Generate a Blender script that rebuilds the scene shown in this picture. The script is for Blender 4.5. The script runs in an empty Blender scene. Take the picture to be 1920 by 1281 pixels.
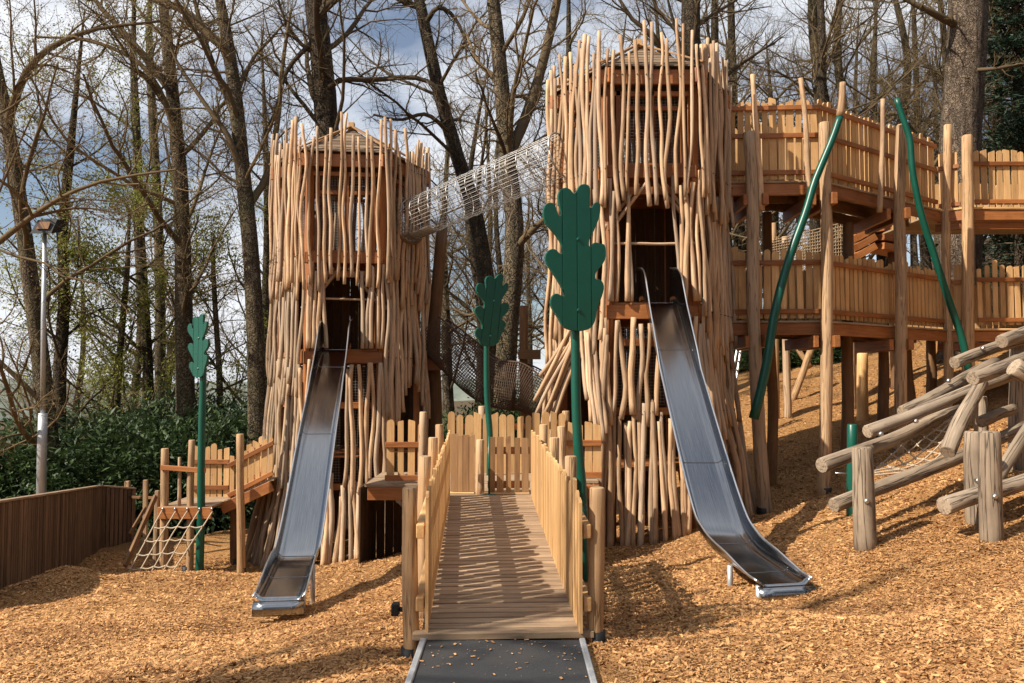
import bpy, math, random
import numpy as np
from math import sin, cos, pi, radians, sqrt, atan2
from mathutils import Vector

random.seed(7)
rng = np.random.default_rng(7)
S = bpy.context.scene

# ------------------------------------------------------------------ camera, sky, sun, exposure
FPX, CX, CY = 1540.0, 960.0, 640.5
PITCH = math.atan(74.5 / FPX)
CAM = np.array((0.0, 0.0, 1.7))
cam_d = bpy.data.cameras.new('camera')
cam_d.sensor_width = 36.0
cam_d.lens = 36.0 * FPX / 1920.0
cam_d.clip_start = 0.1
cam_d.clip_end = 5000
cam = bpy.data.objects.new('camera', cam_d)
S.collection.objects.link(cam)
cam.location = CAM
cam.rotation_euler = (pi / 2 + PITCH, 0, 0)
S.camera = cam

SUN_EL = radians(42)
TO_SUN = np.array((-1.0, -0.5, 0.0)); TO_SUN /= np.linalg.norm(TO_SUN)
sun_vec = Vector((TO_SUN[0] * cos(SUN_EL), TO_SUN[1] * cos(SUN_EL), sin(SUN_EL)))

W = bpy.data.worlds.new('World'); S.world = W; W.use_nodes = True
nt = W.node_tree; N = nt.nodes; L = nt.links
N.clear()
wo = N.new('ShaderNodeOutputWorld'); bg = N.new('ShaderNodeBackground'); bg.inputs[1].default_value = 0.068
sky = N.new('ShaderNodeTexSky'); sky.sky_type = 'NISHITA'; sky.sun_disc = False
sky.sun_elevation = SUN_EL
sky.sun_rotation = atan2(sun_vec.x, sun_vec.y)
sky.air_density = 1.0; sky.dust_density = 0.8; sky.ozone_density = 2.0
tc = N.new('ShaderNodeTexCoord')
mp = N.new('ShaderNodeMapping'); mp.inputs['Scale'].default_value = (1.0, 1.0, 2.4)
nz = N.new('ShaderNodeTexNoise'); nz.inputs['Scale'].default_value = 2.6; nz.inputs['Detail'].default_value = 7; nz.inputs['Roughness'].default_value = 0.55
rp = N.new('ShaderNodeValToRGB'); rp.color_ramp.elements[0].position = 0.40; rp.color_ramp.elements[1].position = 0.60; rp.color_ramp.elements[0].color = (.10, .10, .10, 1)
mx = N.new('ShaderNodeMix'); mx.data_type = 'RGBA'
mx.inputs[7].default_value = (9.4, 9.7, 10.2, 1)
L.new(tc.outputs['Generated'], mp.inputs[0]); L.new(mp.outputs[0], nz.inputs['Vector']); L.new(nz.outputs[0], rp.inputs[0])
L.new(rp.outputs[0], mx.inputs[0]); L.new(sky.outputs[0], mx.inputs[6]); L.new(mx.outputs[2], bg.inputs[0]); L.new(bg.outputs[0], wo.inputs[0])

sd = bpy.data.lights.new('sun', 'SUN'); sd.energy = 5.0; sd.angle = radians(0.53); sd.color = (1.0, 0.90, 0.76)
so = bpy.data.objects.new('sun', sd); S.collection.objects.link(so)
so.rotation_euler = sun_vec.to_track_quat('Z', 'Y').to_euler()
so.location = (-20, -15, 25)

S.view_settings.view_transform = 'Standard'; S.view_settings.look = 'None'
S.view_settings.exposure = 0.64; S.view_settings.gamma = 1.0; S.view_settings.use_curve_mapping = False
S.render.engine = 'CYCLES'
S.cycles.use_denoising = True
S.cycles.max_bounces = 5; S.cycles.diffuse_bounces = 3; S.cycles.glossy_bounces = 3

# ------------------------------------------------------------------ helpers
Z = np.array((0.0, 0.0, 1.0))
def V(*a): return np.array(a, float)
def nrm(v):
    v = np.asarray(v, float); n = np.linalg.norm(v); return v / n if n > 1e-9 else v
def P(px, py, Y):
    """a photograph pixel at depth Y as a world point"""
    dx = (px - CX) / FPX; dy = -(py - CY) / FPX
    d = np.array((dx, cos(PITCH) - dy * sin(PITCH), sin(PITCH) + dy * cos(PITCH)))
    return CAM + d * (Y / d[1])
WL = {}
def wl(o): return WL.get(o.name, np.zeros(3)) if o is not None else np.zeros(3)
def tag(o, label=None, cat=None, group=None, kind=None):
    if label: o['label'] = label
    if cat: o['category'] = cat
    if group: o['group'] = group
    if kind: o['kind'] = kind
    return o
def thing(name, label, cat, loc, group=None):
    o = bpy.data.objects.new(name, None); S.collection.objects.link(o)
    o.location = loc; WL[o.name] = np.array(loc, float); o.empty_display_size = 0.2
    return tag(o, label, cat, group)
def add(name, verts, faces, mat, parent=None, wc=None, smooth=False, origin=None, cols=None):
    verts = np.asarray(verts, float)
    if origin is None:
        origin = np.array((verts[:, 0].mean(), verts[:, 1].mean(), verts[:, 2].min()))
    m = bpy.data.meshes.new(name)
    if isinstance(faces, np.ndarray):
        nv, nf, k = len(verts), len(faces), faces.shape[1]
        m.vertices.add(nv); m.vertices.foreach_set('co', (verts - origin).ravel())
        m.loops.add(nf * k); m.loops.foreach_set('vertex_index', faces.ravel().astype(np.int32))
        m.polygons.add(nf)
        m.polygons.foreach_set('loop_start', np.arange(0, nf * k, k, dtype=np.int32))
        m.polygons.foreach_set('loop_total', np.full(nf, k, np.int32))
        m.update(calc_edges=True)
    else:
        m.from_pydata((verts - origin).tolist(), [], faces)
    if smooth:
        m.polygons.foreach_set('use_smooth', np.ones(len(m.polygons), bool))
    if wc is not None:
        a = m.attributes.new('wc', 'FLOAT_VECTOR', 'POINT'); a.data.foreach_set('vector', np.asarray(wc, float).ravel())
    if cols is not None:
        a = m.attributes.new('tone', 'FLOAT', 'POINT'); a.data.foreach_set('value', np.asarray(cols, float).ravel())
    m.materials.append(mat)
    o = bpy.data.objects.new(name, m); S.collection.objects.link(o)
    o.location = origin - wl(parent)
    WL[o.name] = origin
    if parent is not None: o.parent = parent
    return o

_BF = [(0,3,2,1),(4,5,6,7),(0,1,5,4),(1,2,6,5),(2,3,7,6),(3,0,4,7)]
def beam(name, p0, p1, w, h, mat, parent=None, up=Z, ch=0.006, jitter=0.0):
    """chamfered timber from p0 to p1: w across, h along 'up'"""
    p0 = np.asarray(p0, float); p1 = np.asarray(p1, float)
    ax = p1 - p0; ln = np.linalg.norm(ax); ax = ax / ln
    sx = np.cross(ax, up)
    if np.linalg.norm(sx) < 1e-4: sx = np.cross(ax, V(0, 1, 0))
    sx = nrm(sx); uz = nrm(np.cross(sx, ax))
    c = min(ch, w * .3, h * .3)
    a, b = w / 2, h / 2
    ring = [(-a + c, -b), (a - c, -b), (a, -b + c), (a, b - c), (a - c, b), (-a + c, b), (-a, b - c), (-a, -b + c)]
    v = []; wcs = []
    off = rng.uniform(0, 30, 3)
    for (t, s) in ((0, (a - c) / a), (c, 1.0), (ln - c, 1.0), (ln, (a - c) / a)):
        for (x, y) in ring:
            q = p0 + ax * t + sx * x * s + uz * y * (1 if s == 1 else (b - c) / b)
            v.append(q); wcs.append((x + off[0], y + off[1], t + off[2]))
    f = []
    for k in range(3):
        for i in range(8):
            j = (i + 1) % 8
            f.append((k * 8 + i, k * 8 + j, (k + 1) * 8 + j, (k + 1) * 8 + i))
    f.append(tuple(range(7, -1, -1))); f.append(tuple(range(24, 32)))
    return add(name, v, f, mat, parent, wcs)

def frames(pts):
    pts = np.asarray(pts, float); n = len(pts)
    tg = np.zeros_like(pts); tg[1:-1] = pts[2:] - pts[:-2]; tg[0] = pts[1] - pts[0]; tg[-1] = pts[-1] - pts[-2]
    tg /= np.linalg.norm(tg, axis=1)[:, None]
    ref = V(1, 0, 0) if abs(tg[0][0]) < .8 else V(0, 1, 0)
    A = np.zeros_like(pts); B = np.zeros_like(pts)
    a = nrm(np.cross(tg[0], ref))
    for i in range(n):
        a = nrm(a - tg[i] * np.dot(a, tg[i])); A[i] = a; B[i] = np.cross(tg[i], a)
    return tg, A, B
def tube_data(pts, rad, sides=8, caps=True, lump=0.0):
    pts = np.asarray(pts, float); n = len(pts)
    rad = np.full(n, rad) if np.isscalar(rad) else np.asarray(rad, float)
    tg, A, B = frames(pts)
    ang = np.linspace(0, 2 * pi, sides, endpoint=False)
    ln = np.concatenate(([0], np.cumsum(np.linalg.norm(np.diff(pts, axis=0), axis=1))))
    lm = 1 + lump * rng.normal(0, 1, (n, sides)) if lump else np.ones((n, sides))
    v = pts[:, None] + (A[:, None] * np.cos(ang)[None, :, None] + B[:, None] * np.sin(ang)[None, :, None]) * (rad[:, None] * lm)[:, :, None]
    off = rng.uniform(0, 30, 3)
    w = np.stack([np.cos(ang)[None] * rad[:, None] + off[0], np.sin(ang)[None] * rad[:, None] + off[1], np.repeat(ln[:, None], sides, 1) + off[2]], -1)
    f = []
    for k in range(n - 1):
        for i in range(sides):
            j = (i + 1) % sides
            f.append((k * sides + i, k * sides + j, (k + 1) * sides + j, (k + 1) * sides + i))
    v = v.reshape(-1, 3); w = w.reshape(-1, 3)
    if caps:
        f.append(tuple(range(sides - 1, -1, -1))); f.append(tuple(range((n - 1) * sides, n * sides)))
    return v, f, w
def tube(name, pts, rad, mat, parent=None, sides=8, lump=0.0, smooth=True, origin=None):
    v, f, w = tube_data(pts, rad, sides, True, lump)
    o = add(name, v, f, mat, parent, w, False, origin)
    if smooth:
        eg = 'endgrain' if mat.name.startswith(('peeled', 'round')) else 'endgrey' if mat.name.startswith('weathered_grey') else None
        if eg:
            o.data.materials.append(M[eg]); o.data.polygons[-1].material_index = 1; o.data.polygons[-2].material_index = 1
        sm = np.ones(len(o.data.polygons), bool); sm[-2:] = False
        o.data.polygons.foreach_set('use_smooth', sm)
    return o
def wires(name, lines, rad, mat, parent=None, sides=4, kind='stuff'):
    """many thin wires or ropes that nobody could pick apart: one part"""
    vs, fs, ws = [], [], []; b = 0
    for pts in lines:
        v, f, w = tube_data(pts, rad, sides, False)
        vs.append(v); ws.append(w); fs += [tuple(i + b for i in q) for q in f]; b += len(v)
    o = add(name, np.concatenate(vs), fs, mat, parent, np.concatenate(ws), True)
    if kind: o['kind'] = kind
    return o
def smooth_path(pts, n):
    """Catmull-Rom through pts"""
    p = np.asarray(pts, float)
    p = np.vstack([2 * p[0] - p[1], p, 2 * p[-1] - p[-2]])
    m = len(p) - 3; out = []
    for t in np.linspace(0, m - 1e-6, n):
        i = int(t); u = t - i
        a, b, c, d = p[i:i + 4]
        out.append(.5 * ((2 * b) + (-a + c) * u + (2 * a - 5 * b + 4 * c - d) * u * u + (-a + 3 * b - 3 * c + d) * u ** 3))
    return np.array(out)
def wobbly(p0, p1, amp, n=11, axis=None, fr=.7):
    p0 = np.asarray(p0, float); p1 = np.asarray(p1, float)
    t = np.linspace(0, 1, n); ln = np.linalg.norm(p1 - p0)
    pts = p0 + (p1 - p0) * t[:, None]
    d = nrm(p1 - p0); a = nrm(np.cross(d, V(0, 1, 0.01))) if axis is None else axis; b = np.cross(d, a)
    for vec, am in ((a, amp), (b, amp * .5)):
        k = fr * random.uniform(.55, 1.1) * max(ln, .8); ph = random.uniform(0, 6.28); k2 = fr * random.uniform(1.3, 2.4) * max(ln, .8); ph2 = random.uniform(0, 6.28)
        w = am * np.sin(2 * pi * t * k * .55 + ph) + am * .38 * np.sin(2 * pi * t * k2 * .5 + ph2)
        # one crook, as a grown branch has
        c = random.uniform(.2, .8); w += am * random.uniform(-1.3, 1.3) * np.clip(1 - np.abs(t - c) / .25, 0, 1)
        pts = pts + vec * (w - w.mean())[:, None]
    return pts
def stick(p0, p1, r, mat, parent, amp=.03, name='branch_pole', sides=7, n=None):
    ln = np.linalg.norm(np.asarray(p1) - np.asarray(p0)); n = n or max(5, int(ln * 5) + 3)
    rr = r * np.linspace(random.uniform(.8, 1.0), random.uniform(1.0, 1.18), n) * (1 + rng.normal(0, .035, n))
    return tube(name, wobbly(p0, p1, amp, n), rr, mat, parent, sides, lump=.03)
def post(p0, p1, r, mat, parent, name='post', amp=.015, sides=12, taper=.9):
    ln = np.linalg.norm(np.asarray(p1) - np.asarray(p0)); n = max(5, int(ln * 3) + 3)
    rr = r * np.linspace(1.04, taper, n) * (1 + rng.normal(0, .012, n))
    pts = wobbly(p0, p1, amp * .8, n, fr=.3)
    # rounded shoulder at the top
    d = nrm(pts[-1] - pts[-2])
    pts = np.vstack([pts, pts[-1] + d * r * .16]); rr = np.append(rr, rr[-1] * .84)
    return tube(name, pts, rr, mat, parent, sides, lump=.012)
def picket(p, ux, uy, w, h, t, mat, parent, style='round', lean=0.0, name='picket'):
    """board standing at p: ux along the fence, uy its thickness; a cut or rounded top"""
    ux = nrm(ux); uy = nrm(uy)
    a = w / 2
    if style == 'round':
        top = [(a, h - a * .8), (a * .72, h - a * .25), (0.1 * a, h), (-a * .68, h - a * .3), (-a, h - a * .9)]
    elif style == 'slant':
        s = random.choice((-1, 1)) * w * random.uniform(.1, .45)
        top = [(a, h - max(s, 0) - .01), (a * .8, h - max(s, 0) * .9), (-a * .8, h - max(-s, 0) * .9), (-a, h - max(-s, 0) - .01)]
    else:
        top = [(a, h - .008), (a - .008, h), (-a + .008, h), (-a, h - .008)]
    prof = [(-a, 0), (a, 0)] + top
    bow = random.uniform(-.012, .012)
    v = []; ws = []; off = rng.uniform(0, 30, 3); n = len(prof)
    for s in (0, t):
        for (x, z) in prof:
            q = p + ux * (x + lean * z + bow * sin(pi * min(z / h, 1))) + uy * s + Z * z
            v.append(q); ws.append((x + off[0], s + off[1], z + off[2]))
    f = [tuple(range(n)), tuple(range(2 * n - 1, n - 1, -1))]
    for i in range(n):
        j = (i + 1) % n
        f.append((j, i, n + i, n + j))
    return add(name, v, f, mat, parent, ws)
def lerp(a, b, t): return np.asarray(a, float) * (1 - t) + np.asarray(b, float) * t

# ------------------------------------------------------------------ materials
def newmat(name):
    m = bpy.data.materials.new(name); m.use_nodes = True
    n = m.node_tree.nodes; return m, n, m.node_tree.links, n['Principled BSDF']
def mathn(n, l, op, a, b):
    q = n.new('ShaderNodeMath'); q.operation = op
    for i, x in enumerate((a, b)):
        if isinstance(x, (int, float)): q.inputs[i].default_value = x
        else: l.new(x, q.inputs[i])
    return q.outputs[0]
def mixc(n, l, fac, a, b, mode='MIX'):
    q = n.new('ShaderNodeMix'); q.data_type = 'RGBA'; q.blend_type = mode
    if isinstance(fac, (int, float)): q.inputs[0].default_value = fac
    else: l.new(fac, q.inputs[0])
    for i, x in ((6, a), (7, b)):
        if isinstance(x, tuple): q.inputs[i].default_value = (*x, 1)
        else: l.new(x, q.inputs[i])
    return q.outputs[2]
def ramp(n, l, fac, stops):
    r = n.new('ShaderNodeValToRGB'); e = r.color_ramp.elements
    while len(e) < len(stops): e.new(.5)
    for i, (p, c) in enumerate(stops): e[i].position = p; e[i].color = (*c, 1)
    l.new(fac, r.inputs[0]); return r.outputs[0]
def noise(n, l, vec, scale, detail=4, rough=.55, mscale=None):
    if mscale is not None:
        q = n.new('ShaderNodeMapping'); q.inputs['Scale'].default_value = mscale; l.new(vec, q.inputs[0]); vec = q.outputs[0]
    t = n.new('ShaderNodeTexNoise'); t.inputs['Scale'].default_value = scale; t.inputs['Detail'].default_value = detail; t.inputs['Roughness'].default_value = rough
    l.new(vec, t.inputs['Vector']); return t.outputs[0]
def bumpn(n, l, b, h, strength, dist=.01):
    q = n.new('ShaderNodeBump'); q.inputs['Strength'].default_value = strength; q.inputs['Distance'].default_value = dist
    l.new(h, q.inputs['Height']); l.new(q.outputs[0], b.inputs['Normal'])
def wood(name, light, dark, stain, rough=.7, rnd=.35, grain=30, stain_amt=.5, bump=.35, spec=.25, crack=0.0, grey=0.0):
    """timber with grain along its length, knots, and each piece a little different"""
    m, n, l, b = newmat(name)
    at = n.new('ShaderNodeAttribute'); at.attribute_name = 'wc'
    oi = n.new('ShaderNodeObjectInfo')
    g = noise(n, l, at.outputs['Vector'], grain, 5, .6, (1, 1, .06))
    big = noise(n, l, at.outputs['Vector'], 3.2, 4, .6, (1.5, 1.5, .7))
    kn = noise(n, l, at.outputs['Vector'], 9, 2, .5, (1, 1, .35))
    c = ramp(n, l, g, [(.3, dark), (.62, light)])
    c = mixc(n, l, mathn(n, l, 'MULTIPLY', ramp(n, l, big, [(.45, (0, 0, 0)), (.72, (1, 1, 1))]), stain_amt), c, stain)
    c = mixc(n, l, mathn(n, l, 'MULTIPLY', ramp(n, l, kn, [(.68, (0, 0, 0)), (.76, (1, 1, 1))]), .55), c, tuple(x * .45 for x in dark))
    if grey:
        gf_ = mathn(n, l, 'FRACT', mathn(n, l, 'MULTIPLY', oi.outputs['Random'], 7.31), 0)
        c = mixc(n, l, mathn(n, l, 'MULTIPLY', mathn(n, l, 'POWER', gf_, 2.0), grey), c, (.40, .335, .27))
    hgt = g
    if crack:
        ck = noise(n, l, at.outputs['Vector'], 16, 3, .5, (1, 1, .045))
        cm = ramp(n, l, ck, [(.47, (0, 0, 0)), (.497, (1, 1, 1)), (.503, (1, 1, 1)), (.53, (0, 0, 0))])
        c = mixc(n, l, mathn(n, l, 'MULTIPLY', cm, crack), c, tuple(x * .28 for x in dark))
        hgt = mathn(n, l, 'SUBTRACT', g, mathn(n, l, 'MULTIPLY', cm, 1.2))
    r1 = ramp(n, l, oi.outputs['Random'], [(0, (1 - rnd, 1 - rnd * 1.08, 1 - rnd * 1.15)), (1, (1 + rnd * .4, 1 + rnd * .4, 1 + rnd * .42))])
    c = mixc(n, l, 1.0, c, r1, 'MULTIPLY')
    l.new(c, b.inputs['Base Color']); b.inputs['Roughness'].default_value = rough; b.inputs['Specular IOR Level'].default_value = spec
    bumpn(n, l, b, hgt, bump, .006)
    return m
M = {}
M['pole'] = wood('peeled_branch_wood', (.63, .43, .26), (.46, .285, .155), (.33, .195, .11), .7, .34, 26, .75, .4, .25, .35, .6)
M['pole_grey'] = wood('peeled_branch_wood_greyed', (.46, .34, .225), (.34, .235, .145), (.26, .18, .12), .75, .34, 26, .75, .4, .25, .4, .5)
M['picket'] = wood('larch_board', (.66, .42, .20), (.53, .30, .12), (.45, .24, .09), .65, .3, 34, .5)
M['beam'] = wood('oiled_fir_beam', (.40, .16, .05), (.26, .09, .026), (.20, .062, .02), .5, .3, 34, .6, .3, .4)
M['post'] = wood('round_robinia_post', (.56, .365, .195), (.41, .24, .115), (.31, .18, .09), .7, .2, 22, .6, .5, .25, .7, .5)
M['deck'] = wood('weathered_deck_board', (.40, .285, .185), (.27, .185, .115), (.20, .14, .09), .75, .22, 40, .7)
M['log'] = wood('weathered_grey_log', (.36, .28, .20), (.20, .15, .105), (.15, .11, .08), .85, .15, 20, .7, .8, .25, .85, .3)
M['wall'] = wood('brown_stained_slat', (.20, .122, .07), (.12, .07, .04), (.08, .048, .03), .8, .4, 30, .6)
M['roof'] = wood('bark_roof_board', (.26, .19, .125), (.13, .09, .06), (.09, .065, .045), .9, .4, 20, .7, .9)
M['lining'] = wood('dark_lining_board', (.10, .06, .034), (.06, .035, .02), (.045, .028, .018), .8, .3, 30, .5)  # near-black boards added to darken tower insides and the landing underside
M['endgrain'] = wood('cut_end_grain', (.56, .40, .235), (.40, .26, .14), (.30, .19, .11), .8, .3, 90, .5, .3)
M['endgrey'] = wood('weathered_cut_end', (.44, .35, .25), (.27, .20, .14), (.2, .145, .10), .85, .3, 90, .5, .3, .25, .8)
M['dark_post'] = wood('dark_and_shaded_timber', (.24, .135, .065), (.15, .08, .036), (.11, .055, .03), .7, .25, 22, .6)  # dark timber, also used where shade is put into the colour

def simple(name, col, rough=.6, metal=0, spec=.4, var=.15, scale=8, bump=0, bscale=60):
    m, n, l, b = newmat(name)
    t = n.new('ShaderNodeTexCoord')
    q = noise(n, l, t.outputs['Object'], scale, 4)
    c = ramp(n, l, q, [(.3, tuple(x * (1 - var) for x in col)), (.7, tuple(x * (1 + var) for x in col))])
    l.new(c, b.inputs['Base Color']); b.inputs['Roughness'].default_value = rough; b.inputs['Metallic'].default_value = metal
    b.inputs['Specular IOR Level'].default_value = spec
    if bump: bumpn(n, l, b, noise(n, l, t.outputs['Object'], bscale, 3), bump, .004)
    return m
M['green'] = simple('green_paint', (.002, .074, .049), .36, 0, .5, .12, 5, .12, 30)
M['rope'] = simple('pale_rope', (.44, .355, .26), .9, 0, .2, .2, 30)
M['net'] = simple('brown_net_rope', (.10, .066, .048), .9, 0, .2, .2, 20)
M['cargo'] = simple('tan_net_rope', (.36, .25, .15), .9, 0, .2, .2, 20)
M['wire'] = simple('galvanised_wire', (.40, .39, .375), .5, 1.0, .5, .1)
M['wire_dull'] = simple('dull_steel_mesh', (.42, .41, .40), .5, .8, .5, .1)
M['galv'] = simple('galvanised_pole', (.46, .48, .50), .5, .6, .5, .12, 3)
M['black'] = simple('black_rubber', (.012, .012, .013), .6, 0, .4, .2)
M['bolt'] = simple('steel_bolt', (.5, .5, .5), .35, 1.0)
M['polished'] = simple('polished_edge', (.75, .75, .74), .3, 1.0, .5, .05)
M['gateboard'] = wood('gate_board_shade_brown', (.40, .235, .115), (.30, .165, .075), (.24, .13, .06), .65, .3, 34, .5)  # gate shade put into the board colour; hip boards reuse this brown
M['hole'] = simple('screw_head', (.06, .045, .03), .7)
M['edging'] = simple('zinc_edging', (.40, .42, .44), .5, .35, .4, .2, 12, .2)
M['lamp'] = simple('dark_lamp_housing', (.02, .02, .022), .5)
M['lampglass'] = simple('floodlight_glass', (.30, .17, .09), .15, 0, .6)
# rubber mat
m, n, l, b = newmat('black_mat'); t = n.new('ShaderNodeTexCoord')
q = noise(n, l, t.outputs['Object'], 220, 3); q2 = noise(n, l, t.outputs['Object'], 2.0, 5)
c = mixc(n, l, ramp(n, l, q2, [(.45, (0, 0, 0)), (.75, (.6, .6, .6))]), ramp(n, l, q, [(.35, (.010, .012, .015)), (.75, (.05, .053, .058))]), (.06, .05, .042))
l.new(c, b.inputs['Base Color']); b.inputs['Roughness'].default_value = .85; bumpn(n, l, b, q, .8, .006); M['mat'] = m
# brushed steel
m, n, l, b = newmat('brushed_stainless'); at = n.new('ShaderNodeAttribute'); at.attribute_name = 'wc'
g = noise(n, l, at.outputs['Vector'], 90, 3, .6, (1, 1, .02)); s = noise(n, l, at.outputs['Vector'], 9, 6, .65, (4, 4, .22))
l.new(ramp(n, l, s, [(.3, (.25, .255, .265)), (.75, (.40, .405, .415))]), b.inputs['Base Color']); b.inputs['Metallic'].default_value = 1
l.new(mathn(n, l, 'ADD', mathn(n, l, 'MULTIPLY', s, .15), .10), b.inputs['Roughness']); bumpn(n, l, b, g, .05, .002); M['steel'] = m
# bark
def bark(name, light, dark, moss, mossamt=.5, sc=7):
    m, n, l, b = newmat(name); t = n.new('ShaderNodeTexCoord')
    g = noise(n, l, t.outputs['Object'], sc, 6, .65, (1, 1, .16)); bg_ = noise(n, l, t.outputs['Object'], .9, 4)
    c = ramp(n, l, g, [(.36, dark), (.62, light)])
    vo_ = n.new('ShaderNodeTexVoronoi'); vo_.feature = 'DISTANCE_TO_EDGE'; vo_.inputs['Scale'].default_value = sc
    wv = n.new('ShaderNodeMapping'); wv.inputs['Scale'].default_value = (1.3, 1.3, .3)
    ad = n.new('ShaderNodeVectorMath'); ad.operation = 'ADD'; nw = n.new('ShaderNodeTexNoise'); nw.inputs['Scale'].default_value = 3
    l.new(t.outputs['Object'], nw.inputs['Vector']); l.new(t.outputs['Object'], ad.inputs[0]); l.new(nw.outputs['Color'], ad.inputs[1]); l.new(ad.outputs[0], wv.inputs[0]); l.new(wv.outputs[0], vo_.inputs['Vector'])
    pl_ = ramp(n, l, vo_.outputs['Distance'], [(0.0, (0, 0, 0)), (.16, (1, 1, 1))])
    c = mixc(n, l, pl_, mixc(n, l, .65, c, dark), c)
    c = mixc(n, l, mathn(n, l, 'MULTIPLY', ramp(n, l, bg_, [(.42, (0, 0, 0)), (.66, (1, 1, 1))]), mossamt), c, moss, 'MIX')
    g = mathn(n, l, 'ADD', mathn(n, l, 'MULTIPLY', g, .7), pl_)
    l.new(c, b.inputs['Base Color']); b.inputs['Roughness'].default_value = .9; b.inputs['Specular IOR Level'].default_value = .15
    bumpn(n, l, b, g, 1.0, .05); return m
M['bark'] = bark('oak_bark', (.20, .15, .10), (.048, .036, .025), (.10, .092, .042))
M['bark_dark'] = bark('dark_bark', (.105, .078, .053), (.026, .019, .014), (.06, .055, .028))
M['pine_bark'] = bark('pine_bark', (.24, .18, .13), (.06, .042, .03), (.15, .12, .09), .4, 11)
def twigmat(name, a, bcol):
    m, n, l, b = newmat(name); at = n.new('ShaderNodeAttribute'); at.attribute_name = 'tone'
    l.new(ramp(n, l, at.outputs['Fac'], [(0, a), (1, bcol)]), b.inputs['Base Color']); b.inputs['Roughness'].default_value = .85; b.inputs['Specular IOR Level'].default_value = .15
    return m
M['twig'] = twigmat('twig_bark', (.07, .05, .032), (.20, .145, .075))
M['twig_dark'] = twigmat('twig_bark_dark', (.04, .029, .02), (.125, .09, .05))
def leafmat(name, a, bcol, rough=.5, trans=.25):
    m, n, l, b = newmat(name); at = n.new('ShaderNodeAttribute'); at.attribute_name = 'tone'
    c = ramp(n, l, at.outputs['Fac'], [(0, a), (1, bcol)])
    l.new(c, b.inputs['Base Color']); b.inputs['Roughness'].default_value = rough; b.inputs['Specular IOR Level'].default_value = .35
    tr = n.new('ShaderNodeBsdfTranslucent'); l.new(c, tr.inputs[0]); ms = n.new('ShaderNodeMixShader'); ms.inputs[0].default_value = trans
    l.new(b.outputs[0], ms.inputs[1]); l.new(tr.outputs[0], ms.inputs[2]); l.new(ms.outputs[0], n['Material Output'].inputs[0]); return m
M['leaf_dark'] = leafmat('rhododendron_leaf', (.016, .034, .012), (.075, .125, .038), .55, .2)
M['leaf_spring'] = leafmat('young_leaf', (.13, .15, .03), (.34, .34, .07), .6, .4)
M['leaf_bud'] = leafmat('opening_bud', (.13, .085, .035), (.26, .19, .07), .7, .3)
M['needle'] = leafmat('conifer_needles', (.012, .028, .018), (.04, .075, .04), .6, .1)
M['chip'] = twigmat('wood_chip', (.16, .058, .02), (.70, .405, .175))
# ground
m, n, l, b = newmat('chip_ground'); t = n.new('ShaderNodeTexCoord'); o_ = t.outputs['Object']
vo = n.new('ShaderNodeTexVoronoi'); vo.inputs['Scale'].default_value = 34
q = n.new('ShaderNodeMapping'); q.inputs['Scale'].default_value = (1, 1.6, 1); q.inputs['Rotation'].default_value = (0, 0, .6)
nd = n.new('ShaderNodeTexNoise'); nd.inputs['Scale'].default_value = 6; l.new(o_, nd.inputs['Vector'])
mv = n.new('ShaderNodeVectorMath'); mv.operation = 'ADD'; l.new(o_, mv.inputs[0]); l.new(nd.outputs['Color'], mv.inputs[1]); l.new(mv.outputs[0], q.inputs[0]); l.new(q.outputs[0], vo.inputs['Vector'])
sx = n.new('ShaderNodeSeparateColor'); l.new(vo.outputs['Color'], sx.inputs[0])
c = ramp(n, l, sx.outputs[0], [(0, (.13, .055, .02)), (.35, (.34, .16, .055)), (.8, (.50, .27, .10)), (1, (.66, .42, .20))])
pt = noise(n, l, o_, .45, 5, .6)
c = mixc(n, l, ramp(n, l, pt, [(.52, (0, 0, 0)), (.72, (.6, .6, .6))]), c, (.16, .085, .042))
# beyond the play area the chips give way to leaf litter and soil
sp = n.new('ShaderNodeSeparateXYZ'); l.new(o_, sp.inputs[0])
fy = mathn(n, l, 'MULTIPLY', mathn(n, l, 'SUBTRACT', sp.outputs[1], 25.0), .25)
fn = mathn(n, l, 'ADD', fy, mathn(n, l, 'MULTIPLY', mathn(n, l, 'SUBTRACT', pt, .5), 2.5))
cl = n.new('ShaderNodeClamp'); l.new(fn, cl.inputs[0])
lit = noise(n, l, o_, 5, 6, .7)
c = mixc(n, l, cl.outputs[0], c, ramp(n, l, lit, [(.35, (.045, .032, .02)), (.7, (.14, .095, .05))]))
l.new(c, b.inputs['Base Color']); b.inputs['Roughness'].default_value = .9; b.inputs['Specular IOR Level'].default_value = .15
h = mathn(n, l, 'ADD', sx.outputs[1], mathn(n, l, 'MULTIPLY', noise(n, l, o_, 16, 4), 1.5)); bumpn(n, l, b, h, .9, .02)
M['ground'] = m
m, n, l, b = newmat('far_hill'); t = n.new('ShaderNodeTexCoord'); q = noise(n, l, t.outputs['Object'], .03, 6)
l.new(ramp(n, l, q, [(.35, (.10, .12, .10)), (.7, (.17, .19, .15))]), b.inputs['Base Color']); b.inputs['Roughness'].default_value = 1; M['hill'] = m

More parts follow.
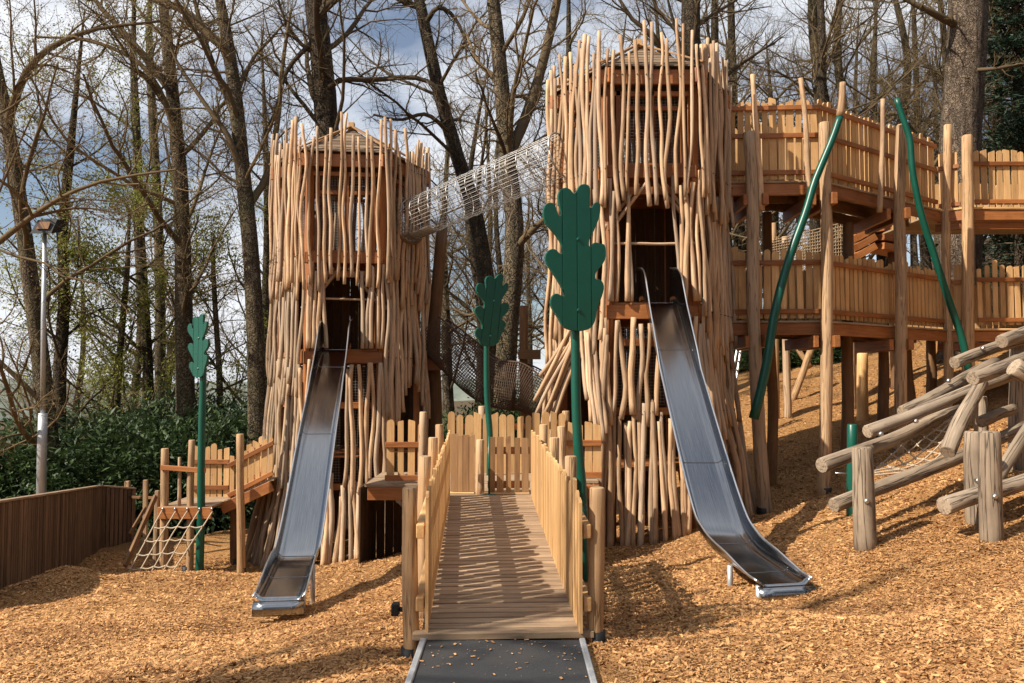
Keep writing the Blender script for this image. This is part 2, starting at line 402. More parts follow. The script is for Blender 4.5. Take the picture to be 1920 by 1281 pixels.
# ------------------------------------------------------------------ ground
CP = np.array([
 (0,5.5,-.03),(0,4,0),(0,2,0),(0,-8,.1),(-.2,10.3,-.6),(-2.5,9.06,-.90),(-2.6,8.4,-.82),(-1.3,7.2,-.33),(-3.3,15,-1.66),(-1.5,13,-1.15),(2.48,7.7,-.40),(1.3,7,-.2),(2.0,12.6,-.86),(1.2,10.2,-.62),
 (4.15,14.3,-.66),(4.4,14.4,-.5),(5.5,14.4,-.17),(7.6,16,.35),(3.67,8.55,.10),(5.0,8.4,.1),(5.2,9.5,.3),(6.5,10.5,.75),(8.5,12.5,1.1),(8.5,24,1.9),(8.1,18.6,.8),(7.5,22,1.25),(6,22,1.15),(5.6,18,.55),(2.6,4.2,.2),(3.5,5.5,.22),(6,5,.6),(6,-5,.6),
 (-3,5,-.2),(-6,9,-.95),(-7,12,-1.2),(-5.6,15.5,-1.8),(-8.7,18.5,-1.9),(-6,5,-.6),(-8,-5,-.3),(-4.5,11,-1.15),(-3,21,-1.7),(0,18,-.9),(3,19,-.2),(-10,30,-3.2),(-20,60,-7),(-12,12,-2),(-20,20,-4),
 (0,28,-.6),(0,45,0),(10,35,3.5),(14,26,3.4),(14,14,2.4),(18,60,6),(40,60,14),(30,20,7),(20,0,3),(0,90,-2),(-60,150,-22),(-120,60,-20),(60,150,16),(0,200,-6),(-300,500,-40),(300,500,20),(-30,-60,0),(60,-60,4),(0,600,-25)], float)
def _rbf(p):
    d = np.linalg.norm(p[:, None, :2] - p[None, :, :2], axis=2); n = len(p)
    A = np.zeros((n + 1, n + 1)); A[:n, :n] = d + np.eye(n) * 0; A[:n, n] = 1; A[n, :n] = 1
    return np.linalg.solve(A, np.append(p[:, 2], 0))
_W = _rbf(CP)
_ph = rng.uniform(0, 6.28, (14, 1)); _k = rng.normal(0, 1, (14, 2)); _k = _k / np.linalg.norm(_k, axis=1)[:, None] * np.geomspace(1.2, 9, 14)[:, None]; _am = np.geomspace(.028, .006, 14)
def GA(x, y):
    x = np.asarray(x, float); y = np.asarray(y, float); sh = x.shape; q = np.stack([x.ravel(), y.ravel()], 1)
    z = np.full(len(q), _W[-1])
    for i in range(len(CP)): z += _W[i] * np.sqrt((q[:, 0] - CP[i, 0]) ** 2 + (q[:, 1] - CP[i, 1]) ** 2 + .15)
    for i in range(14): z += _am[i] * np.sin(q @ _k[i] + _ph[i])
    # a heap of chips against the slatted wall
    z += .22 * np.exp(-(((q[:, 0] + 6.55) / .5) ** 2 + ((q[:, 1] - 12.0) / .6) ** 2))
    for hx, hy in ((2.6, 6.95), (-2.5, 8.45)): z -= .07 * np.exp(-((q[:, 0] - hx) ** 2 + (q[:, 1] - hy) ** 2) / .3)
    # keep the chips below the mat and the ramp foot
    inr = (np.abs(q[:, 0] + .05) < .62) & (q[:, 1] < 6.2)
    z = np.where(inr, np.minimum(z, -.035), z)
    return z.reshape(sh)
def G(x, y): return float(GA(np.array([x]), np.array([y]))[0])
def axis_coords(lo, hi, step, far, g=1.16):
    a = list(np.arange(lo, hi + 1e-6, step)); s = step
    while a[-1] < far[1]: s *= g; a.append(a[-1] + s)
    s = step
    while a[0] > far[0]: s *= g; a.insert(0, a[0] - s)
    return np.array(a)
gx = axis_coords(-11, 13, .165, (-900, 900)); gy = axis_coords(2.5, 25, .165, (-60, 1500))
GX, GY = np.meshgrid(gx, gy); GZ = GA(GX, GY)
nx, ny = len(gx), len(gy); ii = np.arange(nx * ny).reshape(ny, nx)
gf = np.stack([ii[:-1, :-1], ii[:-1, 1:], ii[1:, 1:], ii[1:, :-1]], -1).reshape(-1, 4)
g = add('ground', np.stack([GX, GY, GZ], -1).reshape(-1, 3), gf, M['ground'], smooth=True, origin=np.zeros(3)); g['kind'] = 'structure'
# distant hills across the valley
hv = []; hn = 90
for i in range(hn):
    a = radians(-70 + 140 * i / (hn - 1)); R = 1150
    zt = -8 + 16 * (.5 + .5 * sin(a * 3.1 + 1)) + 7 * sin(a * 9) + 3 * sin(a * 23 + 2) + rng.normal(0, .8)
    for (rr, zz) in ((R - 160, -60), (R - 60, zt * .6 - 12), (R, zt), (R + 200, -60)):
        hv.append((sin(a) * rr, cos(a) * rr, zz))
hf = [(i * 4 + k, (i + 1) * 4 + k, (i + 1) * 4 + k + 1, i * 4 + k + 1) for i in range(hn - 1) for k in range(3)]
o = add('hills', hv, hf, M['hill'], smooth=True); o['kind'] = 'structure'

# loose wood chips lying on the ground, too many to count
def chips(n, x0, x1, y0, y1, pw, smin, smax):
    y = (rng.uniform(0, 1, n) * (y1 ** pw - y0 ** pw) + y0 ** pw) ** (1 / pw)
    x = rng.uniform(x0, x1, n)
    k = (np.abs(x) < y * .66 + .5) & ~((np.abs(x + .06 + (y - 5.5) * .044) < .57) & (y < 10.3))
    return x[k], y[k]
xs, ys = [], []
for a in ((270000, -8, 8, 3.9, 9, .75, 0, 0), (120000, -9, 10, 9, 17, .5, 0, 0), (16000, 3, 12, 17, 24, .5, 0, 0)):
    x, y = chips(*a); xs.append(x); ys.append(y)
cx_ = np.concatenate(xs); cy_ = np.concatenate(ys); nchip = len(cx_)
cz_ = GA(cx_, cy_)
yaw = rng.uniform(0, 2 * pi, nchip); pit = rng.normal(0, .28, nchip); rol = rng.normal(0, .45, nchip)
ln_ = np.minimum(np.exp(rng.normal(-4.35, .42, nchip)), .028) * (1 + .35 * (cy_ > 9)); wd_ = ln_ * rng.uniform(.18, .5, nchip)
ax = np.stack([np.cos(yaw) * np.cos(pit), np.sin(yaw) * np.cos(pit), np.sin(pit)], 1)
bx = np.stack([-np.sin(yaw) * np.cos(rol), np.cos(yaw) * np.cos(rol), np.sin(rol)], 1)
c0 = np.stack([cx_, cy_, cz_ + rng.uniform(.002, .016, nchip)], 1)
q = np.stack([c0 - ax * ln_[:, None] - bx * wd_[:, None] * .7, c0 + ax * ln_[:, None] * .8 - bx * wd_[:, None], c0 + ax * ln_[:, None] + bx * wd_[:, None] * .6, c0 - ax * ln_[:, None] * .9 + bx * wd_[:, None]], 1).reshape(-1, 3)
tone = np.clip(rng.normal(.50, .17, nchip) + np.where(rng.uniform(0, 1, nchip) < .06, .35, 0) - np.where(rng.uniform(0, 1, nchip) < .12, .35, 0), 0, 1)
pat = sum(np.sin(cx_ * a + cy_ * b + c) for a, b, c in ((1.1, .7, .3), (-.8, 1.5, 1.9), (2.3, -1.1, 4.0), (3.1, 2.2, .8), (.4, 2.9, 2.2)))
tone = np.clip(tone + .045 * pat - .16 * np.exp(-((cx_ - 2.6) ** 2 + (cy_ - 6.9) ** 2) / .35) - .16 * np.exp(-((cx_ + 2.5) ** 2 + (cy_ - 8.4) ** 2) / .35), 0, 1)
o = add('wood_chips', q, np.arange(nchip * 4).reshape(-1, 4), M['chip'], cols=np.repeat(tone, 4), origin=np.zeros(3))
tag(o, 'loose orange wood chips covering the play area ground', 'wood chips', kind='stuff')

# black mat path with zinc edging, at the foot of the ramp
mx0, mx1, my0, my1 = -.56, .44, 2.2, 5.49
o = add('path', [(mx0, my0, .0), (mx1, my0, .0), (mx1, my1, .0), (mx0, my1, .0)] + [(mx0, my0, -.1), (mx1, my0, -.1), (mx1, my1, -.1), (mx0, my1, -.1)],
        [(0,1,2,3),(4,7,6,5),(0,4,5,1),(1,5,6,2),(2,6,7,3),(3,7,4,0)], M['mat']); o['kind'] = 'structure'
for xe in (mx0 - .022, mx1 + .022):
    e = beam('edging', (xe, my0, -.04), (xe, my1 + .0, -.04), .04, .11, M['edging'], o)
# chips strewn over mat and deck
nn = 120
x = rng.uniform(-.55, .43, nn); y = 5.49 - np.abs(rng.normal(0, .5, nn)); y = np.clip(y, 3.9, 5.48)
yw = rng.uniform(0, 6.28, nn); l_ = np.exp(rng.normal(-5.0, .5, nn)); w_ = l_ * .4
a_ = np.stack([np.cos(yw), np.sin(yw), np.zeros(nn)], 1); b_ = np.stack([-np.sin(yw), np.cos(yw), np.zeros(nn) + .2], 1)
c0 = np.stack([x, y, np.full(nn, .007)], 1)
q = np.stack([c0 - a_ * l_[:, None] - b_ * w_[:, None], c0 + a_ * l_[:, None] - b_ * w_[:, None], c0 + a_ * l_[:, None] * .8 + b_ * w_[:, None], c0 - a_ * l_[:, None] + b_ * w_[:, None]], 1).reshape(-1, 3)
o = add('wood_chips', q, np.arange(nn * 4).reshape(-1, 4), M['chip'], cols=np.repeat(rng.uniform(.2, .8, nn), 4), origin=np.zeros(3))
tag(o, 'few stray wood chips scattered on the black mat', 'wood chips', kind='stuff')

# ------------------------------------------------------------------ entrance ramp
def ramp_pt(t, u=0.0):          # t 0 foot .. 1 top; u metres right of the centre line
    return V(-.054 - .213 * t + u, 5.5 + 4.77 * t, .02 + .25 * t)
rd = nrm(ramp_pt(1) - ramp_pt(0)); rside = V(1, .045, 0); rside = nrm(rside)
R_ = thing('entrance_ramp', 'weathered plank ramp leading up from the black mat between picket fences', 'ramp', ramp_pt(0))
nb = 46
for i in range(nb):
    t = (i + .5) / nb; c = ramp_pt(t); hw = .60 if i == 0 else .545
    beam('deck_plank', c - rside * hw + Z * rng.normal(0, .0015), c + rside * hw + Z * rng.normal(0, .0015), 4.77 / nb - .006, .045, M['deck'], R_, up=Z, ch=.004)
for u in (-.42, .42):
    beam('joist', ramp_pt(.01, u) - Z * .12, ramp_pt(1, u) - Z * .12, .07, .19, M['beam'], R_)
for t in (.55, .97):
    for u in (-.4, .4):
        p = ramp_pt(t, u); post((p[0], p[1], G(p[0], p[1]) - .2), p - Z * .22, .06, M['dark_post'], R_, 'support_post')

def ramp_fence(side, label, npk=35):
    F = thing('picket_fence', label, 'fence', ramp_pt(0, side * .5), 'picket fences beside the ramp')
    u0 = side * .50
    for i in range(npk):
        t = (i + .35) / npk
        h = (.93 - .12 * t) + rng.normal(0, .018)
        p = ramp_pt(t, u0) + Z * .015
        picket(p, rd * V(1, 1, 0), rside * side, .094 + rng.normal(0, .004), h, .02, M['picket'], F, random.choice(('flat', 'slant', 'round')), rng.normal(0, .006))
    for hh in (.20, .68):
        beam('rail', ramp_pt(.004, u0 + side * .056) + Z * hh, ramp_pt(.995, u0 + side * .056) + Z * (hh - .05), .055, .095, M['picket'], F)
    for t, hh in ((.02, .95), (.33, .95), (.64, .93), (.95, .91)):
        p = ramp_pt(t, u0 + side * .125)
        b_ = G(p[0], p[1])
        post((p[0] + rng.normal(0, .01), p[1], b_ - .15), (p[0] + side * .005, p[1], p[2] + hh), .056, M['post'], F, amp=.014)
        if t < .1:
            tube('post_shoe', [(p[0], p[1], b_ - .1), (p[0], p[1], b_ + .07)], .061, M['black'], F, 12)
    return F
FL = ramp_fence(-1, 'pale picket fence along the left side of the entrance ramp')
FR = ramp_fence(1, 'pale picket fence along the right side of the entrance ramp')
p = ramp_pt(.02, -.5 - .125)
beam('gate_stop', (p[0] - .1, p[1] - .03, .17), (p[0] - .1, p[1] + .05, .17), .05, .08, M['black'], FL)
beam('gate_stop', (p[0] - .075, p[1], .17), (p[0] - .04, p[1], .17), .03, .03, M['black'], FL)

# ------------------------------------------------------------------ landing between the towers
ZD = .27
LD = thing('landing_deck', 'raised plank landing at the top of the ramp between both towers', 'deck', (-.4, 11.6, G(-.4, 11.6)))
for i in range(26):
    y = 10.33 + i * .103
    x0, x1 = (-1.25, 1.25) if y > 11.9 else (-.86 if y < 11.2 else -1.1, .34 if y < 11.2 else 1.0)
    beam('deck_plank', (x0, y, ZD - .022), (x1, y, ZD - .022), .097, .045, M['deck'], LD, ch=.004)
ZL = .06
for i in range(17):
    beam('deck_plank', (-2.35, 13.24 + i * .103, ZL - .022), (-1.28, 13.24 + i * .103, ZL - .022), .097, .045, M['deck'], LD, ch=.004)
beam('edge_beam', (-2.3, 13.19, ZL - .15), (-1.28, 13.19, ZL - .15), .06, .2, M['beam'], LD)
beam('edge_beam', (-.86, 10.29, ZD - .14), (.34, 10.29, ZD - .14), .05, .17, M['beam'], LD)
beam('edge_beam', (-1.25, 13.0, ZD - .15), (1.25, 13.0, ZD - .15), .06, .2, M['beam'], LD)
beam('edge_beam', (1.0, 11.84, ZD - .15), (1.25, 11.84, ZD - .15), .06, .2, M['beam'], LD)
for (x, y) in ((-1.2, 12.8), (-.8, 11.2), (.3, 11.2), (1.1, 12.0), (.4, 12.8)):
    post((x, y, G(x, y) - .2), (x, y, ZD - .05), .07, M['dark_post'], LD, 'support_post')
for k in range(24):  # boards added under the landing to keep its underside dark
    x = -2.45 + k * .15; yy = 14.5 if x < -1.2 else 13.06; z0 = G(x, yy) - .15
    picket(V(x, yy, z0), V(1, 0, 0), V(0, 1, 0), .142, (ZL if x < -1.2 else ZD) - .06 - z0, .025, M['lining'], LD, 'flat', 0, 'added_skirt_board')
for k in range(10):  # side boards added to block sun coming in from the left
    y = 13.32 + k * .15; z0 = G(-2.45, y) - .15
    picket(V(-2.45, y, z0), V(0, 1, 0), V(1, 0, 0), .142, ZL - .06 - z0, .025, M['lining'], LD, 'flat', 0, 'added_skirt_board')
GTE = thing('picket_gate', 'low double picket gate with shade painted into its brown boards at the top of the ramp', 'gate', (-.27, 10.4, ZD))
for k, (a, b_) in enumerate(((846, 890), (914, 993))):
    pa = P(a, 918, 10.42 + (.03 if k else .1)); pb = P(b_, 918, 10.5 - .02 * k)
    n_ = 4 if k == 0 else 5
    for i in range(n_):
        q = lerp(pa, pb, (i + .5) / n_); q[2] = ZD + .03
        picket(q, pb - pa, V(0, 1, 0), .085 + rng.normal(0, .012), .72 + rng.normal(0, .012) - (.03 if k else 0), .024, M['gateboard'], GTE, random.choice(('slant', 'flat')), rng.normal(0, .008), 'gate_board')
    for hh in (.12, .55):
        beam('rail', pa * V(1, 1, 0) + V(0, .05, ZD + hh), pb * V(1, 1, 0) + V(0, .05, ZD + hh), .045, .09, M['beam'], GTE)
    beam('threshold', pa * V(1, 1, 0) + V(-.05, .02, ZD + .012), pb * V(1, 1, 0) + V(.0, .02, ZD + .012), .07, .022, M['picket'], GTE)
q = P(900, 918, 10.5); post((q[0], q[1], ZD - .1), (q[0], q[1], ZD + .68), .055, M['post'], GTE)
q = P(917, 925, 10.36); tube('gate_stile', [(q[0], q[1], ZD + .005), (q[0], q[1], ZD + .74)], .012, M['green'], GTE)
beam('floor_plate', (q[0] - .05, q[1] - .02, ZD + .012), (q[0] + .08, q[1] - .02, ZD + .012), .07, .02, M['green'], GTE)
beam('floor_plate', (q[0] - .1, q[1] - .02, ZD + .015), (q[0] - .06, q[1] - .02, ZD + .015), .05, .03, M['bolt'], GTE)

def straight_fence(name, label, p0, p1, h, w, gap, rails, mat='picket', railmat='beam', style=('round', 'slant'), posts=(), outward=None, hvar=.03, zpost=None, group=None, parent=None, rail_off=-.035, rw=.05, rh=.09, pr=.065):
    p0 = np.asarray(p0, float); p1 = np.asarray(p1, float)
    d = p1 - p0; ln = np.linalg.norm(d[:2]); ux = nrm(d * V(1, 1, 0))
    out = outward if outward is not None else V(ux[1], -ux[0], 0)
    F = parent or thing(name, label, 'fence', p0, group)
    n_ = max(2, int(round(ln / (w + gap))))
    for i in range(n_):
        q = lerp(p0, p1, (i + .5) / n_)
        picket(q, ux, -out, w * random.uniform(.78, 1.14), h + rng.normal(0, hvar), .026, M[mat], F, random.choice(style), rng.normal(0, .008))
    for hh in rails:
        ro = out * (rw / 2 + .002) if rail_off < 0 else -out * (.028 + rw / 2)
        beam('rail', p0 + Z * hh + ro, p1 + Z * hh + ro, rw, rh, M[railmat], F)
    for (t, up, dn) in posts:
        q = lerp(p0, p1, t) + (out * .06 if rail_off < 0 else -out * .13)
        post((q[0], q[1], q[2] - dn), (q[0] + rng.normal(0, .02), q[1], q[2] + up), pr, M['post'], F)
    return F
G2 = 'picket fences round the landing'
q0 = P(838, 900, 12.85); q1 = P(1062, 900, 12.95)
straight_fence('picket_fence', 'sunlit picket fence closing the back of the landing behind the gate', (q0[0], 12.85, ZD), (q1[0], 12.95, ZD), .93, .115, .02, (.3, .72), posts=((.29, 1.03, .1), (.995, .95, .1)), group=G2, rail_off=.05)
q0 = P(722, 890, 13.3); q1 = P(800, 890, 13.3)
straight_fence('picket_fence', 'short fence of wide boards between left tower and ramp', (q0[0], 13.3, ZL + .06), (q1[0], 13.3, ZL + .06), .95, .115, .035, (.56, .03), posts=((.9, 1.08, .2),), group=G2, rail_off=-.04, rw=.04, rh=.09)
q0 = P(1062, 880, 12.2); q1 = P(1128, 880, 12.2)
straight_fence('picket_fence', 'short fence of wide boards against the right tower behind a green post', (q0[0], 12.2, ZD + .02), (q1[0], 12.2, ZD + .02), .76, .12, .02, (.5, .03), posts=((-.1, .74, .6),), group=G2, rail_off=-.04, rw=.04)

# ------------------------------------------------------------------ towers
def grid_panel(parent, c, t, w, z0, z1, step=.052):
    ls = []
    for x in np.arange(-w / 2, w / 2 + .001, step): ls.append([c + t * x + Z * z0, c + t * x + Z * z1])
    for z in np.arange(z0, z1 + .001, step): ls.append([c - t * w / 2 + Z * z, c + t * w / 2 + Z * z])
    return wires('wire_mesh', [np.array(a) for a in ls], .0032, M['wire_dull'], parent, 3)
class Tower:
    def __init__(s, label, cx, cy, side, rot, zr, zu, zs, zl, zg):
        s.c = V(cx, cy, 0); s.s = side; s.a = side * .866; s.rot = radians(rot)
        s.zr, s.zu, s.zs, s.zl, s.zg = zr, zu, zs, zl, zg
        s.o = thing('play_tower', label, 'tower', (cx, cy, zg), 'stick clad play towers'); s.scr = []
    def nt(s, i):
        ph = -pi / 2 + s.rot + i * pi / 3; n_ = V(cos(ph), sin(ph), 0); return n_, V(-n_[1], n_[0], 0)
    def pt(s, i, u, z, d=0.0):
        n_, t = s.nt(i); return s.c + n_ * (s.a + d) + t * u + Z * z
    def corner(s, i, R=None):      # between face i-1 and i
        ph = -pi / 2 + s.rot + i * pi / 3 - pi / 6; R = R or s.s
        return s.c + V(cos(ph), sin(ph), 0) * R
    def frame(s, openf):
        for i in range(6):
            k = s.corner(i, s.s - .10)
            beam('corner_post', (k[0], k[1], G(k[0], k[1]) - .2), (k[0], k[1], s.zr - .05), .13, .13, M['beam'], s.o, up=nrm(k - s.c))
        for (z, h, nm, ex) in ((s.zr - .13, .24, 'eaves_beam', .06), (s.zu - .11, .21, 'floor_beam', .0), (s.zs - .12, .23, 'floor_beam', .0), (s.zl, .12, 'tie_beam', -.05), ((s.zl + s.zs) / 2 + .25, .12, 'tie_beam', -.06)):
            for i in range(6):
                if nm == 'tie_beam' and i in openf: continue
                n_, t = s.nt(i); hw = s.s / 2 + ex * .577 - .01 - (.012 if i % 2 else 0) + (.14 if nm == 'eaves_beam' else 0)
                e0 = .06 if (nm == 'eaves_beam' and i == 5) else 0; e1_ = .06 if (nm == 'eaves_beam' and i == 1) else 0
                beam(nm, s.pt(i, -hw - e0, z, ex - .03), s.pt(i, hw + e1_, z, ex - .03), .06, h, M['beam'], s.o)
        for z in (s.zr - .36,):
            for i in range(6): beam('head_rail', s.pt(i, -s.s / 2 + .1, z, -.1), s.pt(i, s.s / 2 - .1, z, -.1), .06, .08, M['beam'], s.o)
        for (z, nm) in ((s.zu, 'upper_floor'), (s.zs, 'slide_floor'), (ZD, 'lower_floor')):
            # floor boards running left to right, clipped to the hexagon
            nbd = 20; y0 = -s.a * .97
            for k in range(nbd):
                y = -s.s * .84 + (k + .5) * s.s * 1.68 / nbd
                hw = min(s.s * .96 - abs(y) / 1.732, s.s * .96)
                if abs(y) > s.a * .96: continue
                ca, sa = cos(s.rot), sin(s.rot)
                A_ = s.c + V(-hw * ca - y * sa, -hw * sa + y * ca, z + .016); B_ = s.c + V(hw * ca - y * sa, hw * sa + y * ca, z + .016)
                beam('floor_board', A_, B_, s.s * 1.68 / nbd - .004, .034, M['beam'], s.o, ch=.003)
        # window framing and wire panels on the upper storey
        for i in (5, 0, 1, 2, 4):
            for u in (-s.s * .36, 0.0 if i else .02, s.s * .36):
                beam('stud', s.pt(i, u, s.zu + .02, -.1), s.pt(i, u, s.zr - .32, -.1), .08, .06, M['beam'], s.o, up=s.nt(i)[0])
            beam('window_rail', s.pt(i, -s.s * .34, lerp(s.zu, s.zr, .62), -.13), s.pt(i, s.s * .34, lerp(s.zu, s.zr, .62), -.13), .05, .08, M['beam'], s.o)
            n_, t = s.nt(i)
            grid_panel(s.o, s.c + n_ * (s.a - .16), t, s.s * .72, s.zu + .05, s.zr - .34)
    def roof(s, za):
        apex = s.c + Z * za; E = s.s + .14
        for i in range(6):
            k0 = s.corner(i, E); k1 = s.corner(i + 1, E); nc = 7
            n_, t = s.nt(i)
            for c in range(nc):
                f0, f1 = c / nc, (c + 1.18) / nc
                f1 = min(f1, .985)
                z0 = s.zr + .02 + (za - s.zr) * f0; z1 = s.zr + .02 + (za - s.zr) * f1
                a0 = lerp(k0, s.c, f0); b0 = lerp(k1, s.c, f0); a1 = lerp(k0, s.c, f1); b1 = lerp(k1, s.c, f1)
                lift = Z * .022
                v = [a0 + Z * z0 + lift, b0 + Z * z0 + lift, b1 + Z * z1, a1 + Z * z1, a0 + Z * (z0 - .02) + lift, b0 + Z * (z0 - .02) + lift, b1 + Z * (z1 - .02), a1 + Z * (z1 - .02)]
                w = [(rng.uniform(0, 9) * 0 + c, i * 3.3, 0), (c, i * 3.3, 1), (c + .1, i * 3.3, 1), (c + .1, i * 3.3, 0)] * 2
                add('roof_board', v, [(0,1,2,3),(7,6,5,4),(0,4,5,1),(1,5,6,2),(2,6,7,3),(3,7,4,0)], M['roof'], s.o, w)
        for i in range(6):
            k0 = s.corner(i, E + .05) + Z * (s.zr + .075)
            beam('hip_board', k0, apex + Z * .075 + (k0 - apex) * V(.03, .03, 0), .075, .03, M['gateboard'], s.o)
        beam('finial', apex + Z * .02, apex + Z * .17, .12, .12, M['picket'], s.o)
    def tier(s, i, us, zt, zb, dt, db, r, jt=.3, jb=.18, mat='pole', amp=.029, splay=0.0):
        for u in us:
            u = u + rng.normal(0, .012)
            z1 = (zt(u) if callable(zt) else zt) + random.uniform(-jt, jt) * .5; z0 = (zb(u) if callable(zb) else zb) + random.uniform(-jb, jb)
            rr = r * random.uniform(.8, 1.18); dd = random.uniform(-.012, .03)
            ub = u * (1 + splay) + rng.normal(0, .028); ut = u + rng.normal(0, .02)
            pb = s.pt(i, ub, z0, db + dd)
            if zb is GROUND or (not callable(zb) and zb < -90):
                pb[2] = G(pb[0], pb[1]) - .08
            stick(s.pt(i, ut, z1, dt + dd), pb, rr, M[mat], s.o, amp * random.uniform(.5, 1.3))
            n_, t = s.nt(i)
            for zz in (s.zr - .13, s.zu - .1, s.zs - .12, s.zl):
                if z0 + .05 < zz < z1 - .05:
                    f = (z1 - zz) / (z1 - z0); uu = ut * (1 - f) + ub * f
                    s.scr.append((s.pt(i, uu, zz, dt * (1 - f) + db * f + dd + rr), n_, t))
    def screws(s):
        v, f = [], []
        for (p, n_, t) in s.scr:
            b_ = len(v)
            for off in (-.012, .012):
                for k in range(6): v.append(p + n_ * off + (t * cos(k * pi / 3) + Z * sin(k * pi / 3)) * .0085)
            f.append(tuple(range(b_ + 6, b_ + 12)))
            for k in range(6): f.append((b_ + k, b_ + (k + 1) % 6, b_ + 6 + (k + 1) % 6, b_ + 6 + k))
        o = add('screw_heads', v, f, M['hole'], s.o); o['kind'] = 'stuff'
def GROUND(u): return 0
def sp(a, b_, n_): return list(np.linspace(a, b_, n_))

def build_tower(T, kind):
    s = T.s; h = s / 2; zr, zu, zs, zl = T.zr, T.zu, T.zs, T.zl
    T.frame((1, 2) if kind == 'L' else (5, 4)); T.roof(zr + (.84 if kind == 'L' else .86))
    jag = lambda b_, a: (lambda u: b_ + a * abs(sin(u * 9.1)) )
    # top storey
    T.tier(0, sp(-h - .04, h + .04, 13), zr + .52, zu - .62, .115, .13, .032, .62, .2)
    T.tier(5, sp(-h - .06, h + .02, 15), zr + .42, zu - .66, .115, .15, .034, .6, .26)
    T.tier(1, sp(-h - .02, h + .06, 15), zr + .42, zu - .75, .115, .13, .034, .6, .34)
    for i in (2, 3, 4): T.tier(i, sp(-h, h, 11), zr + .45, zu - .6, .115, .13, .040, .6, .2)
    # door storey, standing on the slide floor; an arch left open in the middle of the front
    ow = .36
    for a, b_, k in ((-h + .02, -ow, 5), (ow, h - .02, 5)):
        T.tier(0, sp(a, b_, k), zu - .28, zs + .045, .04, .05, .036, .5, .0, amp=.022)
    for sgn in (-1, 1):
        for q in (0, .13):
            stick(T.pt(0, sgn * (ow - .28 + q), zu - .30, -.02 - q * .3), T.pt(0, sgn * (ow + .34 + q * .7), zu - .30 - .78, -.03 - q * .3), .034, M['pole'], T.o, .008, 'arch_brace')
    stick(T.pt(0, -h + .05, zs + .98, .0), T.pt(0, h - .05, zs + .98, .0), .022, M['pole'], T.o, .006, 'cross_bar')
    beam('lintel', T.pt(0, -ow - .25, zu - .42, -.05), T.pt(0, ow + .25, zu - .42, -.05), .06, .12, M['beam'], T.o)
    for u in (-h + .12, h - .12): beam('jamb', T.pt(0, u, zs, -.09), T.pt(0, u, zu - .2, -.09), .1, .07, M['beam'], T.o, up=T.nt(0)[0])
    gm = 'pole_grey'
    if kind == 'L':
        T.tier(5, sp(-h - .1, h, 13), zu - .35, zs - .72, .06, .13, .038, .6, .34, gm)
        T.tier(5, sp(-h - .14, h, 14), zs - .40, zl - .45, .08, .20, .041, .7, .42, gm)
        T.tier(5, sp(-h - .16, h + .02, 13), zl - .0, -99, .15, .50, .047, .8, 0, gm, splay=.16)
        T.tier(0, [-.74, -.65, -.56, -.47, -.38, -.28], zs - .26, zl - .1, .05, .10, .042, .25, .3, splay=.05)
        T.tier(0, [.05, .18, .31, .44, .55, .66, .75], zs - .26, zl - .08, .05, .09, .043, .2, .14)
        T.tier(0, sp(-h - .05, h + .04, 18), zl + .08, -99, .03, .30, .046, .4, 0, amp=.017, splay=.12)
        arch = lambda u: zs - .72 - .62 * min(1, (abs(u - .22) / .55) ** 2)
        T.tier(1, sp(-h - .02, h + .08, 15), zu - .4, arch, .05, .10, .037, .5, .12)
        T.tier(1, [-h, -h + .12, -h + .24], zs - .5, zl + .1, .04, .06, .042, .3, .2)
        T.tier(1, [h - .12, h - .02, h + .08], zs - .5, -.2, .05, .08, .044, .3, .2)
        for i in (2, 3, 4):
            T.tier(i, sp(-h, h, 11), zu - .35, zs - .7, .06, .1, .044, .5, .2)
            T.tier(i, sp(-h, h, 11), zs - .45, zl - .45, .06, .15, .046, .4, .2, gm)
            if i != 2: T.tier(i, sp(-h, h, 11), zl - .1, -99, .1, .4, .052, .4, 0, gm, splay=.1)
        T.tier(1, [-h - .02, -h + .14, -h + .3], zl + .1, -99, .03, .26, .05, .3, 0)
        for u in (-.3, .3): grid_panel(T.o, T.pt(0, u * 1.1, 0, -.12), T.nt(0)[1], .55, zl + .1, zs - .3)
        grid_panel(T.o, T.pt(5, 0, 0, -.12), T.nt(5)[1], 1.3, zl + .1, zs - .3)
    else:
        T.tier(5, sp(-h - .08, h, 15), zu - .35, zs - .9, .06, .15, .037, .6, .4)
        # thatch of slanted poles over the side entrance
        for k in range(11):
            f = k / 10
            stick(T.pt(5, -.1 + .35 * f + rng.normal(0, .03), zs - .35 - .2 * f, .1 + .05 * (k % 3)), T.pt(5, -.75 - .12 * f + .5 * f * f + rng.normal(0, .04), zs - 1.25 - .75 * f + rng.normal(0, .1), .3 + .07 * (k % 3)), .033, M['pole'], T.o, .015)
            stick(T.pt(5, .15 + .4 * f + rng.normal(0, .03), zs - .35 - .12 * f, .09 + .05 * (k % 3)), T.pt(5, .62 + .32 * f + rng.normal(0, .04), zs - 1.35 - .75 * f + rng.normal(0, .12), .22 + .06 * (k % 3)), .033, M['pole'], T.o, .015)
        T.tier(5, [h - .1, h, h + .06], zs - .5, -99, .08, .25, .045, .3, 0)
        T.tier(5, [-h - .1, -h, -h + .1], zs - .7, -99, .08, .3, .045, .3, 0)
        T.tier(0, [-.74, -.62, -.49, -.36, -.23, -.10, .03], zs - .26, zl - .12, .05, .08, .043, .12, .12)
        T.tier(0, [.3, .41, .52, .63, .74], zs - .26, zl - .1, .05, .08, .043, .2, .14)
        T.tier(0, sp(-h - .06, h + .05, 21), zl + .05, -99, .04, .18, .045, .5, 0, amp=.017, splay=.05)
        T.tier(1, sp(-h - .04, h + .08, 16), zu - .35, zs - .6, .05, .12, .037, .6, .45)
        T.tier(1, sp(-h - .06, h + .08, 16), zs - .25, zl - .35, .06, .18, .039, .7, .42)
